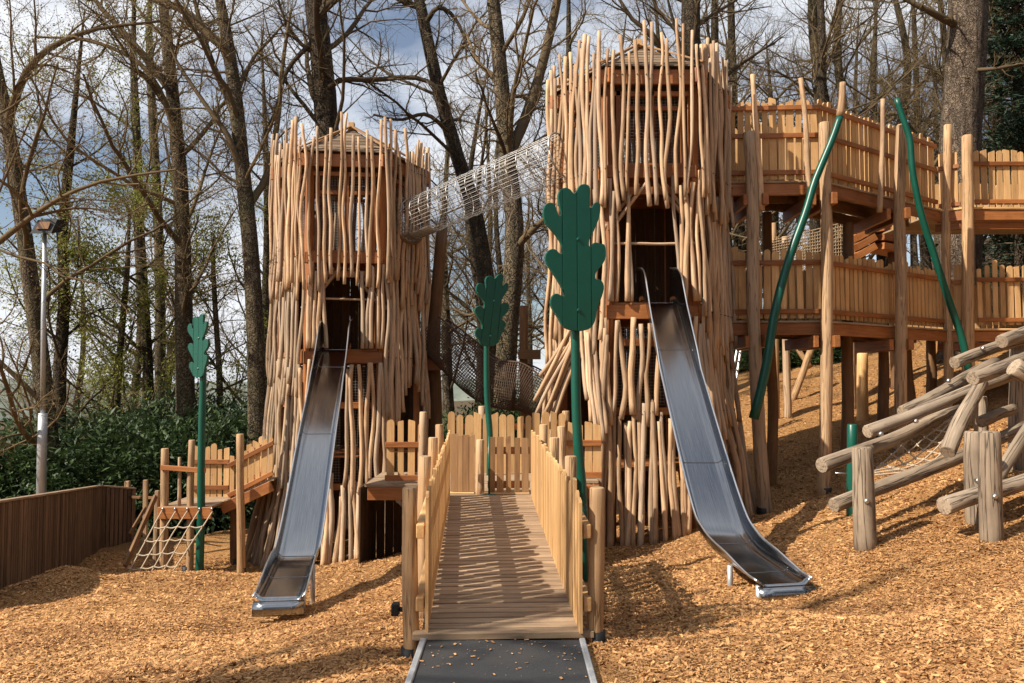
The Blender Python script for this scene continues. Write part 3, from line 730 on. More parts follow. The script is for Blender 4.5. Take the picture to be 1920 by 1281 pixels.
        T.tier(1, sp(-h - .06, h + .1, 14), zl + .05, -99, .12, .46, .044, .7, 0, splay=.14)
        for i in (2, 3, 4):
            T.tier(i, sp(-h, h, 11), zu - .35, zs - .7, .06, .1, .044, .5, .2)
            T.tier(i, sp(-h, h, 11), zs - .45, zl - .45, .06, .15, .046, .4, .2)
            if i != 4: T.tier(i, sp(-h, h, 10), zl - .1, -99, .1, .4, .052, .4, 0, splay=.1)
        grid_panel(T.o, T.pt(0, -.25, 0, -.12), T.nt(0)[1], .9, zl + .1, zs - .35)
    # boards added inside the back faces, made up to keep the inside dark
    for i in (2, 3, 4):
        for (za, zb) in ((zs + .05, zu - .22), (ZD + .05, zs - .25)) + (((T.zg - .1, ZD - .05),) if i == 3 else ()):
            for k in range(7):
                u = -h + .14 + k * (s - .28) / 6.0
                beam('added_lining_board', T.pt(i, u * .93, za, -.12), T.pt(i, u * .93, zb, -.12), .03, (s - .28) / 6.0 * .9, M['lining'], T.o, up=T.nt(i)[1], ch=.003)
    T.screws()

TL = Tower('left play tower clad in pale crooked poles with the slide beside the ramp', -3.31, 16.72, 1.46, 6.5, 6.02, 4.15, 2.27, -.28, -1.7)
build_tower(TL, 'L')
TR = Tower('taller right play tower clad in pale crooked poles, joined to the walkways', 2.26, 14.38, 1.46, 0, 6.75, 5.2, 2.93, 1.22, -.9)
build_tower(TR, 'R')

# ------------------------------------------------------------------ slides
def slide(label, pts, wallh, width, legs):
    """pts: bed centre line from top to exit"""
    O = thing('slide', label, 'slide', pts[-1], 'stainless steel slides')
    path = smooth_path(pts, 46); n_ = len(path)
    tg = np.gradient(path, axis=0); tg /= np.linalg.norm(tg, axis=1)[:, None]
    sd = np.cross(tg, Z); sd /= np.linalg.norm(sd, axis=1)[:, None]; up = np.cross(sd, tg)
    sarc = np.concatenate(([0], np.cumsum(np.linalg.norm(np.diff(path, axis=0), axis=1))))
    t = sarc / sarc[-1]
    wh = np.interp(t, [a for a, _ in wallh], [b_ for _, b_ in wallh])
    hw = width / 2
    def strip(name, cols, thick=.004):
        # cols: list of (n,3) columns across the strip
        c = np.stack(cols, 1); k = c.shape[1]
        v = c.reshape(-1, 3); w = np.stack([np.repeat(np.arange(k)[None] * .1, n_, 0), np.zeros((n_, k)), np.repeat(sarc[:, None], k, 1)], -1).reshape(-1, 3)
        f = [(i * k + j, i * k + j + 1, (i + 1) * k + j + 1, (i + 1) * k + j) for i in range(n_ - 1) for j in range(k - 1)]
        o = add(name, v, f, M['steel'], O, w, True)
        md = o.modifiers.new('sheet', 'SOLIDIFY'); md.thickness = thick
        return o
    cols = []
    for u in np.linspace(-1, 1, 13):           # bed, dished up into the walls
        e = max(0, abs(u) - .78) / .22
        cols.append(path + sd * (u * hw) + up * (.045 * e * e))
    strip('bed', cols)
    for sg in (-1, 1):
        cw = []
        for q in np.linspace(0, 1, 5):
            cw.append(path + sd * (sg * (hw + .028 * q)) + up * (.045 + q * np.maximum(wh - .045, .01))[:, None])
        w_ = strip('side_wall', cw if sg > 0 else cw[::-1])
        top = cw[-1]; tube('edge_rail', top, .012, M['polished'], w_, 8)
    # rolled exit lip
    e = path[-1]; ln = []
    for a in np.linspace(0, pi * .95, 9): ln.append((a, e + tg[-1] * (sin(a) * .085) - up[-1] * (.085 * (1 - cos(a)))))
    v = []; w = []
    for a, p in ln:
        for u in np.linspace(-1, 1, 5): v.append(p + sd[-1] * u * (hw + .028)); w.append((u, 0, a))
    f = [(i * 5 + j, i * 5 + j + 1, (i + 1) * 5 + j + 1, (i + 1) * 5 + j) for i in range(8) for j in range(4)]
    o = add('exit_lip', v, f, M['steel'], O, w, True); o.modifiers.new('sheet', 'SOLIDIFY').thickness = .004
    # welded joints across the bed
    for tj in (.12, .36, .52, .72, .90):
        i = int(tj * (n_ - 1)); ps = [path[i] + sd[i] * (u * hw) + up[i] * (.003 + .045 * (max(0, abs(u) - .78) / .22) ** 2) for u in np.linspace(-1, 1, 13)]
        tube('weld_seam', ps, .0035, M['steel'], O, 5)
    for tl in legs:
        i = int(tl * (n_ - 1))
        for sg in (-1, 1):
            q = path[i] + sd[i] * (sg * hw * .9); g_ = G(q[0], q[1])
            if q[2] - g_ > .06: tube('leg', [(q[0], q[1], g_ - .15), (q[0], q[1], q[2] - .01)], .028, M['galv'], O, 10)
    return O
zl0 = 2.29
slide('steel slide running down from the left tower to the chips', [(-3.34, 15.75, zl0), (-3.30, 15.35, zl0 - .02), (-3.25, 14.9, zl0 - .24), (-3.0, 12.9, zl0 - 1.32), (-2.72, 10.75, -.37), (-2.66, 10.1, -.56), (-2.54, 9.08, -.69)],
      ((0, .62), (.06, .52), (.16, .34), (.30, .22), (.33, .17), (.8, .17), (.9, .13), (1, .03)), .49, (.80, .97))
zr0 = 2.95
slide('steel slide running down from the right tower, curving out at its foot', [(2.34, 13.5, zr0), (2.35, 13.0, zr0 - .02), (2.34, 12.6, zr0 - .27), (2.30, 11.0, zr0 - 1.47), (2.27, 9.35, .27), (2.29, 8.75, -.02), (2.40, 8.1, -.12), (2.50, 7.62, -.17)],
      ((0, .62), (.06, .55), (.18, .36), (.33, .24), (.36, .17), (.8, .17), (.9, .13), (1, .03)), .50, (.84, .985))

# ------------------------------------------------------------------ wire tunnel between the towers
A_ = V(-2.08, 16.1, 4.84); B_ = V(.86, 13.95, 5.58)
TN = thing('wire_tunnel', 'galvanised wire mesh tunnel sloping up from left tower to right tower', 'tunnel', A_)
d = nrm(B_ - A_); e1 = nrm(np.cross(d, Z)); e2 = np.cross(e1, d); rt = .40; LT = np.linalg.norm(B_ - A_)
for k in range(17):
    c = A_ + (B_ - A_) * k / 16
    ps = [c + (e1 * cos(a) + e2 * sin(a)) * rt for a in np.linspace(0, 2 * pi, 25)]
    tube('hoop', ps, .0085 if k not in (0, 16) else .018, M['wire'], TN, 5)
wires('long_wires', [np.array([A_ + (e1 * cos(a) + e2 * sin(a)) * (rt - .011), B_ + (e1 * cos(a) + e2 * sin(a)) * (rt - .011)]) for a in np.linspace(0, 2 * pi, 34, endpoint=False)], .0066, M['wire'], TN, 4)
ps = [A_ + d * .02 + (e1 * cos(a) + e2 * sin(a)) * (rt + .04) for a in np.linspace(0, 2 * pi, 25)]
tube('end_ring', ps, .035, M['dark_post'], TN, 6)
# steel tread plate lying in the lower end
pl = [A_ + d * t + e1 * (u * .2) - e2 * (rt - .03 - .05 * u * u) for t in np.linspace(.05, .7, 5) for u in np.linspace(-1, 1, 5)]
o = add('tread_plate', pl, [(i * 5 + j, i * 5 + j + 1, (i + 1) * 5 + j + 1, (i + 1) * 5 + j) for i in range(4) for j in range(4)], M['galv'], TN, smooth=True); o.modifiers.new('s', 'SOLIDIFY').thickness = .006

# ------------------------------------------------------------------ brown net tunnel sagging behind the leaf post
NT = thing('net_bridge', 'dark brown rope net bridge sagging between the two towers', 'net', P(905, 760, 17.0))
cp_ = smooth_path([P(812, 618, 17.2), P(860, 660, 17.1), P(920, 708, 17.0), P(985, 722, 16.9), P(1045, 762, 16.7)], 70)
rr_ = np.interp(np.linspace(0, 1, 70), [0, .3, .7, 1], [.48, .55, .62, .42])
lines = []; rings = []
tgn = np.gradient(cp_, axis=0); tgn /= np.linalg.norm(tgn, axis=1)[:, None]
e1n = np.cross(tgn, Z); e1n /= np.linalg.norm(e1n, axis=1)[:, None]; e2n = np.cross(e1n, tgn)
na = 44
ang = np.linspace(-1.25 * pi, .25 * pi, na)      # open at the top
ringpts = cp_[:, None] + e1n[:, None] * (np.cos(ang)[None, :, None] * rr_[:, None, None]) + e2n[:, None] * (np.sin(ang)[None, :, None] * rr_[:, None, None] * .95)
for k in range(na): lines.append(ringpts[:, k])
for k in range(70): lines.append(ringpts[k])
wires('net', lines, .0088, M['net'], NT, 3)
for k in (0, na - 1): tube('edge_rope', ringpts[:, k], .02, M['net'], NT, 6)
q = P(983, 575, 17.3); b_ = P(985, 900, 17.3)
post((b_[0], b_[1], G(b_[0], b_[1]) - .2), q, .10, M['dark_post'], NT, 'post')
q = P(985, 665, 17.15); beam('bracket', q - V(.15, 0, 0), q + V(.32, 0, 0), .12, .2, M['dark_post'], NT)
q = P(832, 430, 17.6); b_ = P(812, 900, 17.6)
pts = [(b_[0], b_[1], G(b_[0], b_[1]) - .2), P(815, 760, 17.6), P(812, 660, 17.6), P(818, 560, 17.6), P(829, 430, 17.6)]
tube('post', smooth_path(pts, 14), np.linspace(.17, .12, 14), M['dark_post'], NT, 12, .02)
beam('bracket', P(800, 684, 17.3), P(833, 684, 17.3), .15, .24, M['beam'], NT)

# ------------------------------------------------------------------ oak leaf posts
LEAF = [(0.534,0.000),(0.642,0.009),(0.721,0.031),(0.771,0.070),(0.791,0.114),(0.820,0.166),(0.870,0.218),(0.909,0.271),(0.919,0.306),(0.899,0.336),(0.850,0.354),(0.796,0.354),(0.777,0.371),(0.800,0.406),(0.879,0.445),(0.939,0.489),(0.955,0.541),(0.939,0.585),(0.909,0.598),(0.860,0.596),(0.800,0.607),(0.751,0.598),(0.721,0.576),(0.692,0.576),(0.678,0.590),(0.692,0.629),(0.741,0.664),(0.800,0.725),(0.850,0.777),(0.870,0.838),(0.864,0.869),(0.820,0.884),(0.771,0.873),(0.731,0.845),(0.698,0.843),(0.692,0.865),(0.702,0.934),(0.698,0.978),(0.662,0.997),(0.593,1.000),(0.534,0.987),(0.494,0.956),(0.455,0.934),(0.425,0.934),(0.385,0.956),(0.316,0.967),(0.237,0.956),(0.198,0.926),(0.192,0.891),(0.217,0.838),(0.237,0.790),(0.217,0.773),(0.188,0.782),(0.158,0.821),(0.119,0.852),(0.059,0.859),(0.000,0.847),(-0.040,0.812),(-0.040,0.760),(0.000,0.716),(0.089,0.672),(0.178,0.629),(0.237,0.585),(0.261,0.541),(0.247,0.520),(0.208,0.520),(0.158,0.541),(0.099,0.548),(0.030,0.533),(-0.014,0.498),(-0.006,0.463),(0.049,0.419),(0.148,0.358),(0.237,0.297),(0.287,0.253),(0.277,0.231),(0.237,0.236),(0.168,0.249),(0.109,0.240),(0.069,0.205),(0.073,0.166),(0.128,0.122),(0.198,0.079),(0.247,0.035),(0.326,0.013),(0.425,0.002)]
def leaf_post(label, bot, top_of_pole, lw, lh, yaw, lean, base_r, bend, flip=False, grp='oak leaf posts'):
    O = thing('oak_leaf_post', label, 'sign post', (bot[0], bot[1], bot[2]), grp)
    b_ = V(*bot); t_ = V(*top_of_pole)
    pts = smooth_path([b_ - Z * .15, lerp(b_, t_, .3) + V(bend, 0, 0), lerp(b_, t_, .65) - V(bend * .6, 0, 0), t_ + Z * lh * .25], 18)
    tube('pole', pts, base_r * np.linspace(1.08, .85, 18) * (1 + rng.normal(0, .015, 18)), M['green'], O, 12, .01)
    ux = V(cos(yaw), sin(yaw), 0); n_ = V(sin(yaw), -cos(yaw), 0)
    th = .05; org = t_ + n_ * (base_r * .9 + .005)
    up = nrm(Z + ux * lean)
    pf = np.array([(-(x - .5) if flip else (x - .5), y) for x, y in LEAF])
    # rounded outline: Catmull-Rom through the points
    pc = smooth_path(np.vstack([np.c_[pf, np.zeros(len(pf))], [[pf[0][0], pf[0][1], 0]]]), 150)[:-1, :2]
    # four boards cut from the outline
    cuts = [-.7, -.245, -.01, .215, .7]
    def clip(poly, x0, x1):
        def half(pl, xx, keep):
            out = []
            for a, b2 in zip(pl, pl[1:] + pl[:1]):
                ia, ib = keep(a[0], xx), keep(b2[0], xx)
                if ia: out.append(a)
                if ia != ib:
                    tt = (xx - a[0]) / (b2[0] - a[0]); out.append((xx, a[1] + tt * (b2[1] - a[1])))
            return out
        pl = half(list(map(tuple, poly)), x0, lambda x, c: x >= c)
        return half(pl, x1, lambda x, c: x <= c) if len(pl) > 2 else pl
    import bmesh
    for c0, c1 in zip(cuts[:-1], cuts[1:]):
        pl = clip(pc, c0 + (.0028 if c0 > -.5 else 0), c1 - (.0028 if c1 < .5 else 0))
        if len(pl) < 3: continue
        ch = .008
        bm = bmesh.new()
        vs = [bm.verts.new(org + ux * (x * lw) + up * (y * lh)) for x, y in pl]
        fc = bm.faces.new(vs)
        r = bmesh.ops.extrude_face_region(bm, geom=[fc])
        ev = [e for e in r['geom'] if isinstance(e, bmesh.types.BMVert)]
        bmesh.ops.translate(bm, verts=ev, vec=Vector(n_ * th))
        bmesh.ops.recalc_face_normals(bm, faces=bm.faces)
        bmesh.ops.triangulate(bm, faces=[q for q in bm.faces if len(q.verts) > 4])
        ed = [e for e in bm.edges if len(e.link_faces) == 2 and e.calc_face_angle() > .9 and abs((e.verts[0].co - e.verts[1].co).normalized().dot(Vector(n_))) < .2]
        bmesh.ops.bevel(bm, geom=ed, offset=.007, segments=2, profile=.6, affect='EDGES')
        vv = np.array([tuple(q.co) for q in bm.verts]); ff = [tuple(q.index for q in f.verts) for f in bm.faces]
        bm.free()
        add('leaf_board', vv, ff, M['green'], O)
    for y in (.14, .62):
        p = org + n_ * (th + .002) + up * (y * lh) + ux * (.004 * lw)
        v = [p + (ux * cos(a) + Z * sin(a)) * rr + n_ * hh for hh, rr in ((-.004, .021), (.006, .019), (.011, .01)) for a in np.linspace(0, 2 * pi, 10, endpoint=False)]
        f = [(k * 10 + i, k * 10 + (i + 1) % 10, (k + 1) * 10 + (i + 1) % 10, (k + 1) * 10 + i) for k in range(2) for i in range(10)] + [tuple(range(20, 30))]
        add('bolt', v, f, M['green'], O, smooth=False)
    return O
Yb = 8.9; kb = FPX / Yb
q = P(1092, 915, Yb); t_ = P(1078, 622, Yb)
leaf_post('largest green oak leaf on a green post beside the ramp, in front of right tower', (q[0], Yb, ramp_pt(.7)[2] - .6), t_, 124 / kb, 277 / kb, radians(16), -.0, .055, .02)
Yb = 12.6; kb = FPX / Yb
q = P(918, 808, Yb); t_ = P(912, 650, Yb)
leaf_post('green oak leaf on a slim green post behind the picket gate', (q[0], Yb, ZD), t_, 72 / kb, 138 / kb, radians(27), .12, .048, .02, flip=False)
Yb = 14.9; kb = FPX / Yb
q = P(374, 1055, Yb); t_ = P(381, 708, Yb)
leaf_post('green oak leaf on a green post through the small platform, far left', (q[0], Yb, G(q[0], Yb)), t_, 58 / kb, 118 / kb, radians(-30), -.0, .07, .01, flip=False)

# ------------------------------------------------------------------ left walkway, platform, rope ladder
zp = -.57; Yp = 15.2
WK = thing('small_platform', 'small plank platform with fence and sloping walkway left of the left tower', 'platform', P(345, 1050, Yp))
x0 = P(300, 940, 14.9)[0]; x1 = P(395, 940, 14.9)[0]
for i in range(12):
    y = 14.95 + i * .105; beam('deck_plank', (x0, y, zp), (x1 + .02, y, zp), .1, .04, M['deck'], WK, ch=.004)
beam('edge_beam', (x0 - .02, 14.87, zp - .09), (x1 + .03, 14.87, zp - .09), .06, .21, M['beam'], WK)
beam('edge_beam', (x0, 14.92, zp - .1), (x0, 16.2, zp - .1), .06, .2, M['beam'], WK)
wx0, wz0 = x1 + .02, zp; wx1, wz1 = -4.5, -.14
for i in range(15):
    t = (i + .5) / 15; x = wx0 + (wx1 - wx0) * t; z = wz0 + (wz1 - wz0) * t
    beam('deck_plank', (x, 15.58, z), (x, 16.65, z), .092, .04, M['deck'], WK, ch=.004)
beam('edge_beam', (wx0 - .04, 15.53, wz0 - .12), (wx1, 15.53, wz1 - .12), .06, .2, M['beam'], WK)
beam('edge_beam', (wx0, 16.65, wz0 - .12), (wx1, 16.65, wz1 - .12), .06, .2, M['beam'], WK)
def fence_parts(F, p0, p1, h, w, gap, rails, off=-.03, style=('round', 'slant'), mat='picket', railmat='beam', hv=.03, rh=.085, rw=.045):
    straight_fence('', '', p0, p1, h, w, gap, rails, mat, railmat, style, parent=F, hvar=hv, rail_off=off, rh=rh, rw=rw)
fence_parts(WK, (x0 + .08, 16.15, zp), (x1 - .1, 16.15, zp), 1.0, .10, .03, (.2, .7))
fence_parts(WK, (wx0 + .05, 16.6, wz0 + .02), (wx1, 16.6, wz1 + .02), .98, .10, .03, (.24, .78), -.04)
fence_parts(WK, (wx0 + .06, 15.6, wz0 + .02), (wx1, 15.6, wz1 + .02), .80, .088, .028, (.10, .66), -.04)
beam('grab_rail', (x0, 14.9, zp + .72), (x1 - .1, 14.9, zp + .66), .05, .09, M['beam'], WK)
for (px, top, r) in ((308, 842, .075), (335, 858, .032), (357, 826, .065)):
    a = P(px, 940, 14.98); t_ = P(px + 2, top, 14.98)
    bz = G(a[0], 14.98) - .2 if px != 335 else zp
    post((a[0] + .01, 14.98, bz), t_, r, M['post'], WK)
for (px, top) in ((453, 815), (440, 930)):
    a = P(px, 1050, 14.8 if px == 453 else 15.9); t_ = P(px - 3, top, a[1])
    post((a[0], a[1], G(a[0], a[1]) - .2), t_, .075, M['post'] if px == 453 else M['dark_post'], WK)
    tube('post_shoe', [(a[0], a[1], G(a[0], a[1]) - .1), (a[0], a[1], G(a[0], a[1]) + .12)], .08, M['black'], WK, 12)
a = P(350, 1040, 14.98); 
tube('post_shoe', [(a[0], 14.98, G(a[0], 14.98) - .1), (a[0], 14.98, G(a[0], 14.98) + .1)], .072, M['black'], WK, 12)
# rope scramble net
NL = thing('rope_net', 'pale rope climbing net hanging from the small platform', 'net', P(310, 1055, 14.2))
tp = [V(x0 + .08 + i * .22, 14.83, zp - .05) for i in range(5)]
bt = []
for i in range(5):
    x = x0 - .22 + i * .20; bt.append(V(x, 14.1, G(x, 14.1) - .03))
for i in range(5):
    tube('rope', wobbly(tp[i], bt[i], .012, 9), .012, M['rope'], NL, 6)
    tube('shackle', [tp[i] + Z * .0, tp[i] + Z * .06], .014, M['bolt'], NL, 6)
for k in range(4):
    f = .26 + k * .21
    ps = []
    for i in range(5): ps.append(lerp(tp[i], bt[i], f) - Z * .0)
    for i in range(4): ps.insert(2 * i + 1, (ps[2 * i] + ps[2 * i + 1]) / 2 - Z * .022)
    tube('rung_rope', smooth_path(ps, 22), .013, M['rope'], NL, 6)
    for i in range(5): 
        c = lerp(tp[i], bt[i], f); tube('knot', [c - V(.018, 0, 0), c, c + V(.018, 0, 0)], [.012, .022, .012], M['rope'], NL, 6)
# leaning plank handrail and stake fence behind
HR = thing('stair_handrail', 'brown timber handrail slanting down beside the rope net', 'handrail', P(237, 1060, 14.6))
beam('rail', P(234, 1062, 14.5), P(292, 930, 15.4), .05, .1, M['dark_post'], HR)
beam('rail', P(243, 1002, 16.4), P(274, 950, 16.8), .04, .07, M['dark_post'], HR)
b_ = P(273, 1015, 16.8); beam('post', (b_[0], 16.8, G(b_[0], 16.8) - .2), P(273, 900, 16.8), .08, .08, M['post'], HR)
b_ = P(291, 1000, 15.5); beam('post', (b_[0], 15.5, G(b_[0], 15.5) - .2), P(295, 920, 15.5), .07, .07, M['post'], HR)
b_ = P(240, 960, 18.7); beam('post', (b_[0], 18.7, G(b_[0], 18.7) - .2), P(239, 902, 18.7), .10, .10, M['post'], HR)
beam('rail', P(236, 932, 18.6), P(300, 934, 17.2), .04, .06, M['dark_post'], HR)

# ------------------------------------------------------------------ slatted timber wall on the left
WLN = thing('timber_wall', 'dark brown wall of upright timber slats at the left edge', 'wall', P(120, 1050, 14.5))
def slat_run(pa, pb, za, zb, n_):
    pa = np.asarray(pa, float); pb = np.asarray(pb, float)
    d = nrm((pb - pa) * V(1, 1, 0)); out = V(d[1], -d[0], 0)
    for i in range(n_):
        q = lerp(pa, pb, (i + .5) / n_); z1 = za + (zb - za) * (i + .5) / n_; z0 = G(q[0], q[1]) - .25
        w_ = np.linalg.norm((pb - pa)[:2]) / n_
        picket(V(q[0], q[1], z0), d, out, w_ * .80, z1 - z0, .04 + rng.uniform(0, .012), M['wall'], WLN, 'flat', 0, 'slat')
    m_ = (pa + pb) / 2
    a = V(pa[0], pa[1], 0) - out * .05; c = V(pb[0], pb[1], 0) - out * .05
    bz = min(G(pa[0], pa[1]), G(pb[0], pb[1])) - .3
    add('backing_board', [a + Z * bz, c + Z * bz, c + Z * (zb - .02), a + Z * (za - .02), a + Z * bz - out * .04, c + Z * bz - out * .04, c + Z * (zb - .02) - out * .04, a + Z * (za - .02) - out * .04],
        [(0,1,2,3),(7,6,5,4),(0,4,5,1),(1,5,6,2),(2,6,7,3),(3,7,4,0)], M['wall'], WLN, [(0,0,0)]*8)
    beam('cap', V(pa[0], pa[1], za + .02) - out * .01, V(pb[0], pb[1], zb + .02) - out * .01, .15, .035, M['deck'], WLN)
pA = V(-6.9, 10.4, 0); pB = V(-8.9, 17.9, 0); pC = V(-8.45, 18.55, 0)
slat_run(pA, pB, .10, -.58, 74); slat_run(pB, pC, -.58, -.72, 8)

# ------------------------------------------------------------------ lamp post
LP = thing('lamp_post', 'galvanised lamp post with a dark floodlight behind the timber wall', 'lamp post', P(78, 920, 19.5))
b_ = P(78, 960, 19.5)
tube('pole', [(b_[0], 19.5, G(b_[0], 19.5) - .3), P(79, 830, 19.5), P(80.5, 775, 19.5)], [.115, .105, .10], M['galv'], LP, 12)
tube('pole', [P(80.5, 776, 19.5), P(81.5, 600, 19.5), P(84, 438, 19.5)], [.06, .055, .045], M['galv'], LP, 12)
c = P(91, 424, 19.5)
fw = .42
v = []
for (sx_, sy_, sz_) in ((-1,-1,-1),(1,-1,-1),(1,1,-1),(-1,1,-1),(-.85,-.8,1),(.95,-.8,1),(.95,.8,1),(-.85,.8,1)):
    v.append(c + V(sx_ * .25 + sz_ * .06, sy_ * .22, sz_ * .16 + sy_ * .06))
fh = add('floodlight_housing', v, [(0,3,2,1),(4,5,6,7),(0,1,5,4),(1,2,6,5),(2,3,7,6),(3,0,4,7)], M['lamp'], LP)
gq = c + V(.0, -.245, -.02); add('lamp_glass', [gq + V(-.16, .01, -.09), gq + V(.12, .01, -.09), gq + V(.17, .02, .08), gq + V(-.1, .02, .08), gq + V(-.16, .03, -.09), gq + V(.12, .03, -.09), gq + V(.17, .04, .08), gq + V(-.1, .04, .08)],
    [(0,1,2,3),(7,6,5,4),(0,4,5,1),(1,5,6,2),(2,6,7,3),(3,7,4,0)], M['lampglass'], fh)
beam('bracket', c + V(.2, 0, -.1), c + V(.22, 0, -.36), .03, .03, M['lamp'], LP)

# ------------------------------------------------------------------ elevated walkways on the right
ZU, ZW = 5.2, 2.74
def walkway(label, Zd, p_list, fh, rails, name='elevated_walkway', width=1.25):
    O = thing(name, label, 'walkway', (p_list[0][0], p_list[0][1], Zd), 'elevated walkways')
    for (a, b_) in zip(p_list[:-1], p_list[1:]):
        a = V(a[0], a[1], Zd); b_ = V(b_[0], b_[1], Zd); d = nrm(b_ - a); back = V(-d[1], d[0], 0); ln = np.linalg.norm(b_ - a)
        if back[1] < 0: back = -back
        n_ = int(ln / .14)
        for i in range(n_):
            q = lerp(a, b_, (i + .5) / n_); beam('deck_plank', q, q + back * width, ln / n_ - .012, .04, M['deck'], O, ch=.004)
        for o_, nm in ((-.03, 'edge_beam'), (width + .03, 'edge_beam'), (width / 2, 'joist')):
            beam(nm, a + back * o_ - Z * .13, b_ + back * o_ - Z * .13, .06, .21, M['beam' if o_ < 0 else 'dark_post'], O)  # joist and rear beam darker: underside shade put into the colour
        beam('edge_trim', a - back * .06 - Z * .005, b_ - back * .06 - Z * .005, .05, .035, M['deck'], O)
        fence_parts(O, a + back * .02 + Z * .06, b_ + back * .02 + Z * .06, fh, .112, .034, rails, -.045, ('round', 'slant', 'round'), rh=.085, hv=.04)
        fence_parts(O, a + back * (width - .03) + Z * .04, b_ + back * (width - .03) + Z * .04, fh - .04, .118, .03, rails[:1], .04, ('round',))
    return O
UPW = walkway('upper plank walkway with tall picket sides leaving the right tower', ZU, [(3.55, 14.42), (5.42, 14.3), (8.75, 16.75)], 1.40, (.12, .78, 1.28))
LOW = walkway('lower plank walkway with picket sides leaving the right tower', ZW, [(3.55, 14.42), (5.42, 14.3), (8.85, 16.75)], 1.18, (.12, .98))
def platform(label, Zd, fh, rails, name='corner_platform'):
    O = thing(name, label, 'platform', (9.0, 16.8, Zd), 'corner platforms')
    a = V(8.78, 16.85, Zd); b_ = V(9.15, 16.55, Zd); c = V(12.2, 16.55, Zd)
    for i in range(20):
        y = 16.55 + i * .14 + .07; beam('deck_plank', (8.8 if i > 1 else 9.1, y, Zd), (12.2, y, Zd), .128, .04, M['deck'], O, ch=.004)
    for dz, ex, h_ in ((.14, .03, .2), (.34, -.05, .15)):
        beam('edge_beam', a + V(0, -ex, -dz), b_ + V(0, -ex, -dz), .07, h_, M['beam'], O); beam('edge_beam', b_ + V(.0, -ex, -dz), c + V(0, -ex, -dz), .07, h_, M['beam'], O)
    beam('edge_trim', a + V(0, -.06, .0), b_ + V(0, -.06, .0), .06, .04, M['picket'], O); beam('edge_trim', b_ + V(0, -.06, .0), c + V(0, -.06, 0), .06, .04, M['picket'], O)
    fence_parts(O, b_ + V(.28, .06, .10), c + V(0, .06, .10), fh, .112, .04, rails, -.05, ('round', 'slant', 'round'), rh=.085, hv=.04)
    fence_parts(O, a + V(.06, .04, .06), b_ + V(.02, .08, .06), fh + .02, .15, .06, rails, -.06, ('flat',), rh=.085)
    for i in range(4):
        y = 17.0 + i * .6
    fence_parts(O, V(9.0, 19.3, Zd + .06), V(12.2, 19.3, Zd + .06), fh, .118, .03, rails, .05, ('round',))
    return O
PU = platform('upper corner platform with picket fence at the right edge', ZU, 1.12, (.06, .84))
PL = platform('lower corner platform with picket fence below the upper one, right edge', ZW, 1.22, (.10, .92))
# round posts carrying both decks: px top, px base, depth, radius, owner
SP = thing('support_frame', 'round timber posts and cross beams carrying both walkways', 'posts', (5.5, 14.4, -.2))
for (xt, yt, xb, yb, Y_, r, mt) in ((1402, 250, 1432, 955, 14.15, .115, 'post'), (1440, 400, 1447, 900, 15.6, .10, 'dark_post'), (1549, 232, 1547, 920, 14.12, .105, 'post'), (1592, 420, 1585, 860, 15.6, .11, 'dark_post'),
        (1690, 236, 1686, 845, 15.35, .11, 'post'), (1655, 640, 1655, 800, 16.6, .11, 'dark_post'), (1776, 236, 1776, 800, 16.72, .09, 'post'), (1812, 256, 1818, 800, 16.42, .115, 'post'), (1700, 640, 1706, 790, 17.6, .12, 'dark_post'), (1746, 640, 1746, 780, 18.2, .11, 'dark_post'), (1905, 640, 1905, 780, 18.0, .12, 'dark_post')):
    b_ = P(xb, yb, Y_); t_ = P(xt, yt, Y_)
    post((b_[0], Y_, G(b_[0], Y_) - .2), t_, r, M[mt], SP, amp=.03)  # rear posts use the darker timber, their shade put into the colour
    if mt == 'post' and Y_ < 16:
        g_ = G(b_[0], Y_); tube('post_shoe', [(b_[0], Y_, g_ - .1), (b_[0], Y_, g_ + .09)], r * 1.06, M['black'], SP, 12)
for (Zd, dz) in ((ZU, .36), (ZW, .36)):
    for (px, Y_) in ((1420, 14.1), (1549, 14.05), (1688, 15.3)):
        x = P(px, 640, Y_)[0]
        beam('cross_beam', (x + .15, Y_ - .12, Zd - dz), (x + .12, Y_ + 1.6, Zd - dz), .10, .2, M['beam'], SP)
        beam('cross_beam', (x - .17, Y_ - .02, Zd - dz), (x - .14, Y_ + 1.6, Zd - dz), .08, .2, M['beam'], SP)
# slender poles fixed along the upper fence
for k, (pts, r, lab) in enumerate(((((1411, 140), (1417, 230), (1425, 330), (1428, 395)), .052, 'first slender bare pole on the upper walkway, next to the right tower'),
        (((1501, 147), (1510, 220), (1514, 310), (1519, 390)), .052, 'bare pole on the upper walkway between tower and leaning green pole'),
        (((1655, 186), (1655, 260), (1652, 340), (1649, 398)), .05, 'bare pole on the upper walkway between the two green poles'))):
    q = [P(a, b_, 14.12 if a < 1600 else 15.05) for a, b_ in pts]
    o = tube('decorative_pole', smooth_path(q, 14), r * np.linspace(.8, 1.1, 14), M['pole'], None, 8, .03)
    tag(o, lab, 'pole', 'bare poles on the upper walkway')
GP = thing('green_pole', 'long crooked pole, green with a bare wooden tip, leaning left against the walkways', 'pole', P(1413, 785, 13.7), 'long green poles')
tube('painted_shaft', smooth_path([P(1576, 216, 13.95), P(1560, 262, 13.92), P(1528, 340, 13.9), P(1510, 400, 13.88), P(1478, 490, 13.85), P(1452, 590, 13.8), P(1436, 690, 13.75), P(1413, 785, 13.7)], 26), np.linspace(.058, .082, 26), M['green'], GP, 10, .02)
tube('bare_tip', smooth_path([P(1580, 155, 13.97), P(1579, 185, 13.96), P(1575, 219, 13.95)], 8), np.linspace(.05, .066, 8), M['pole'], GP, 10, .02)
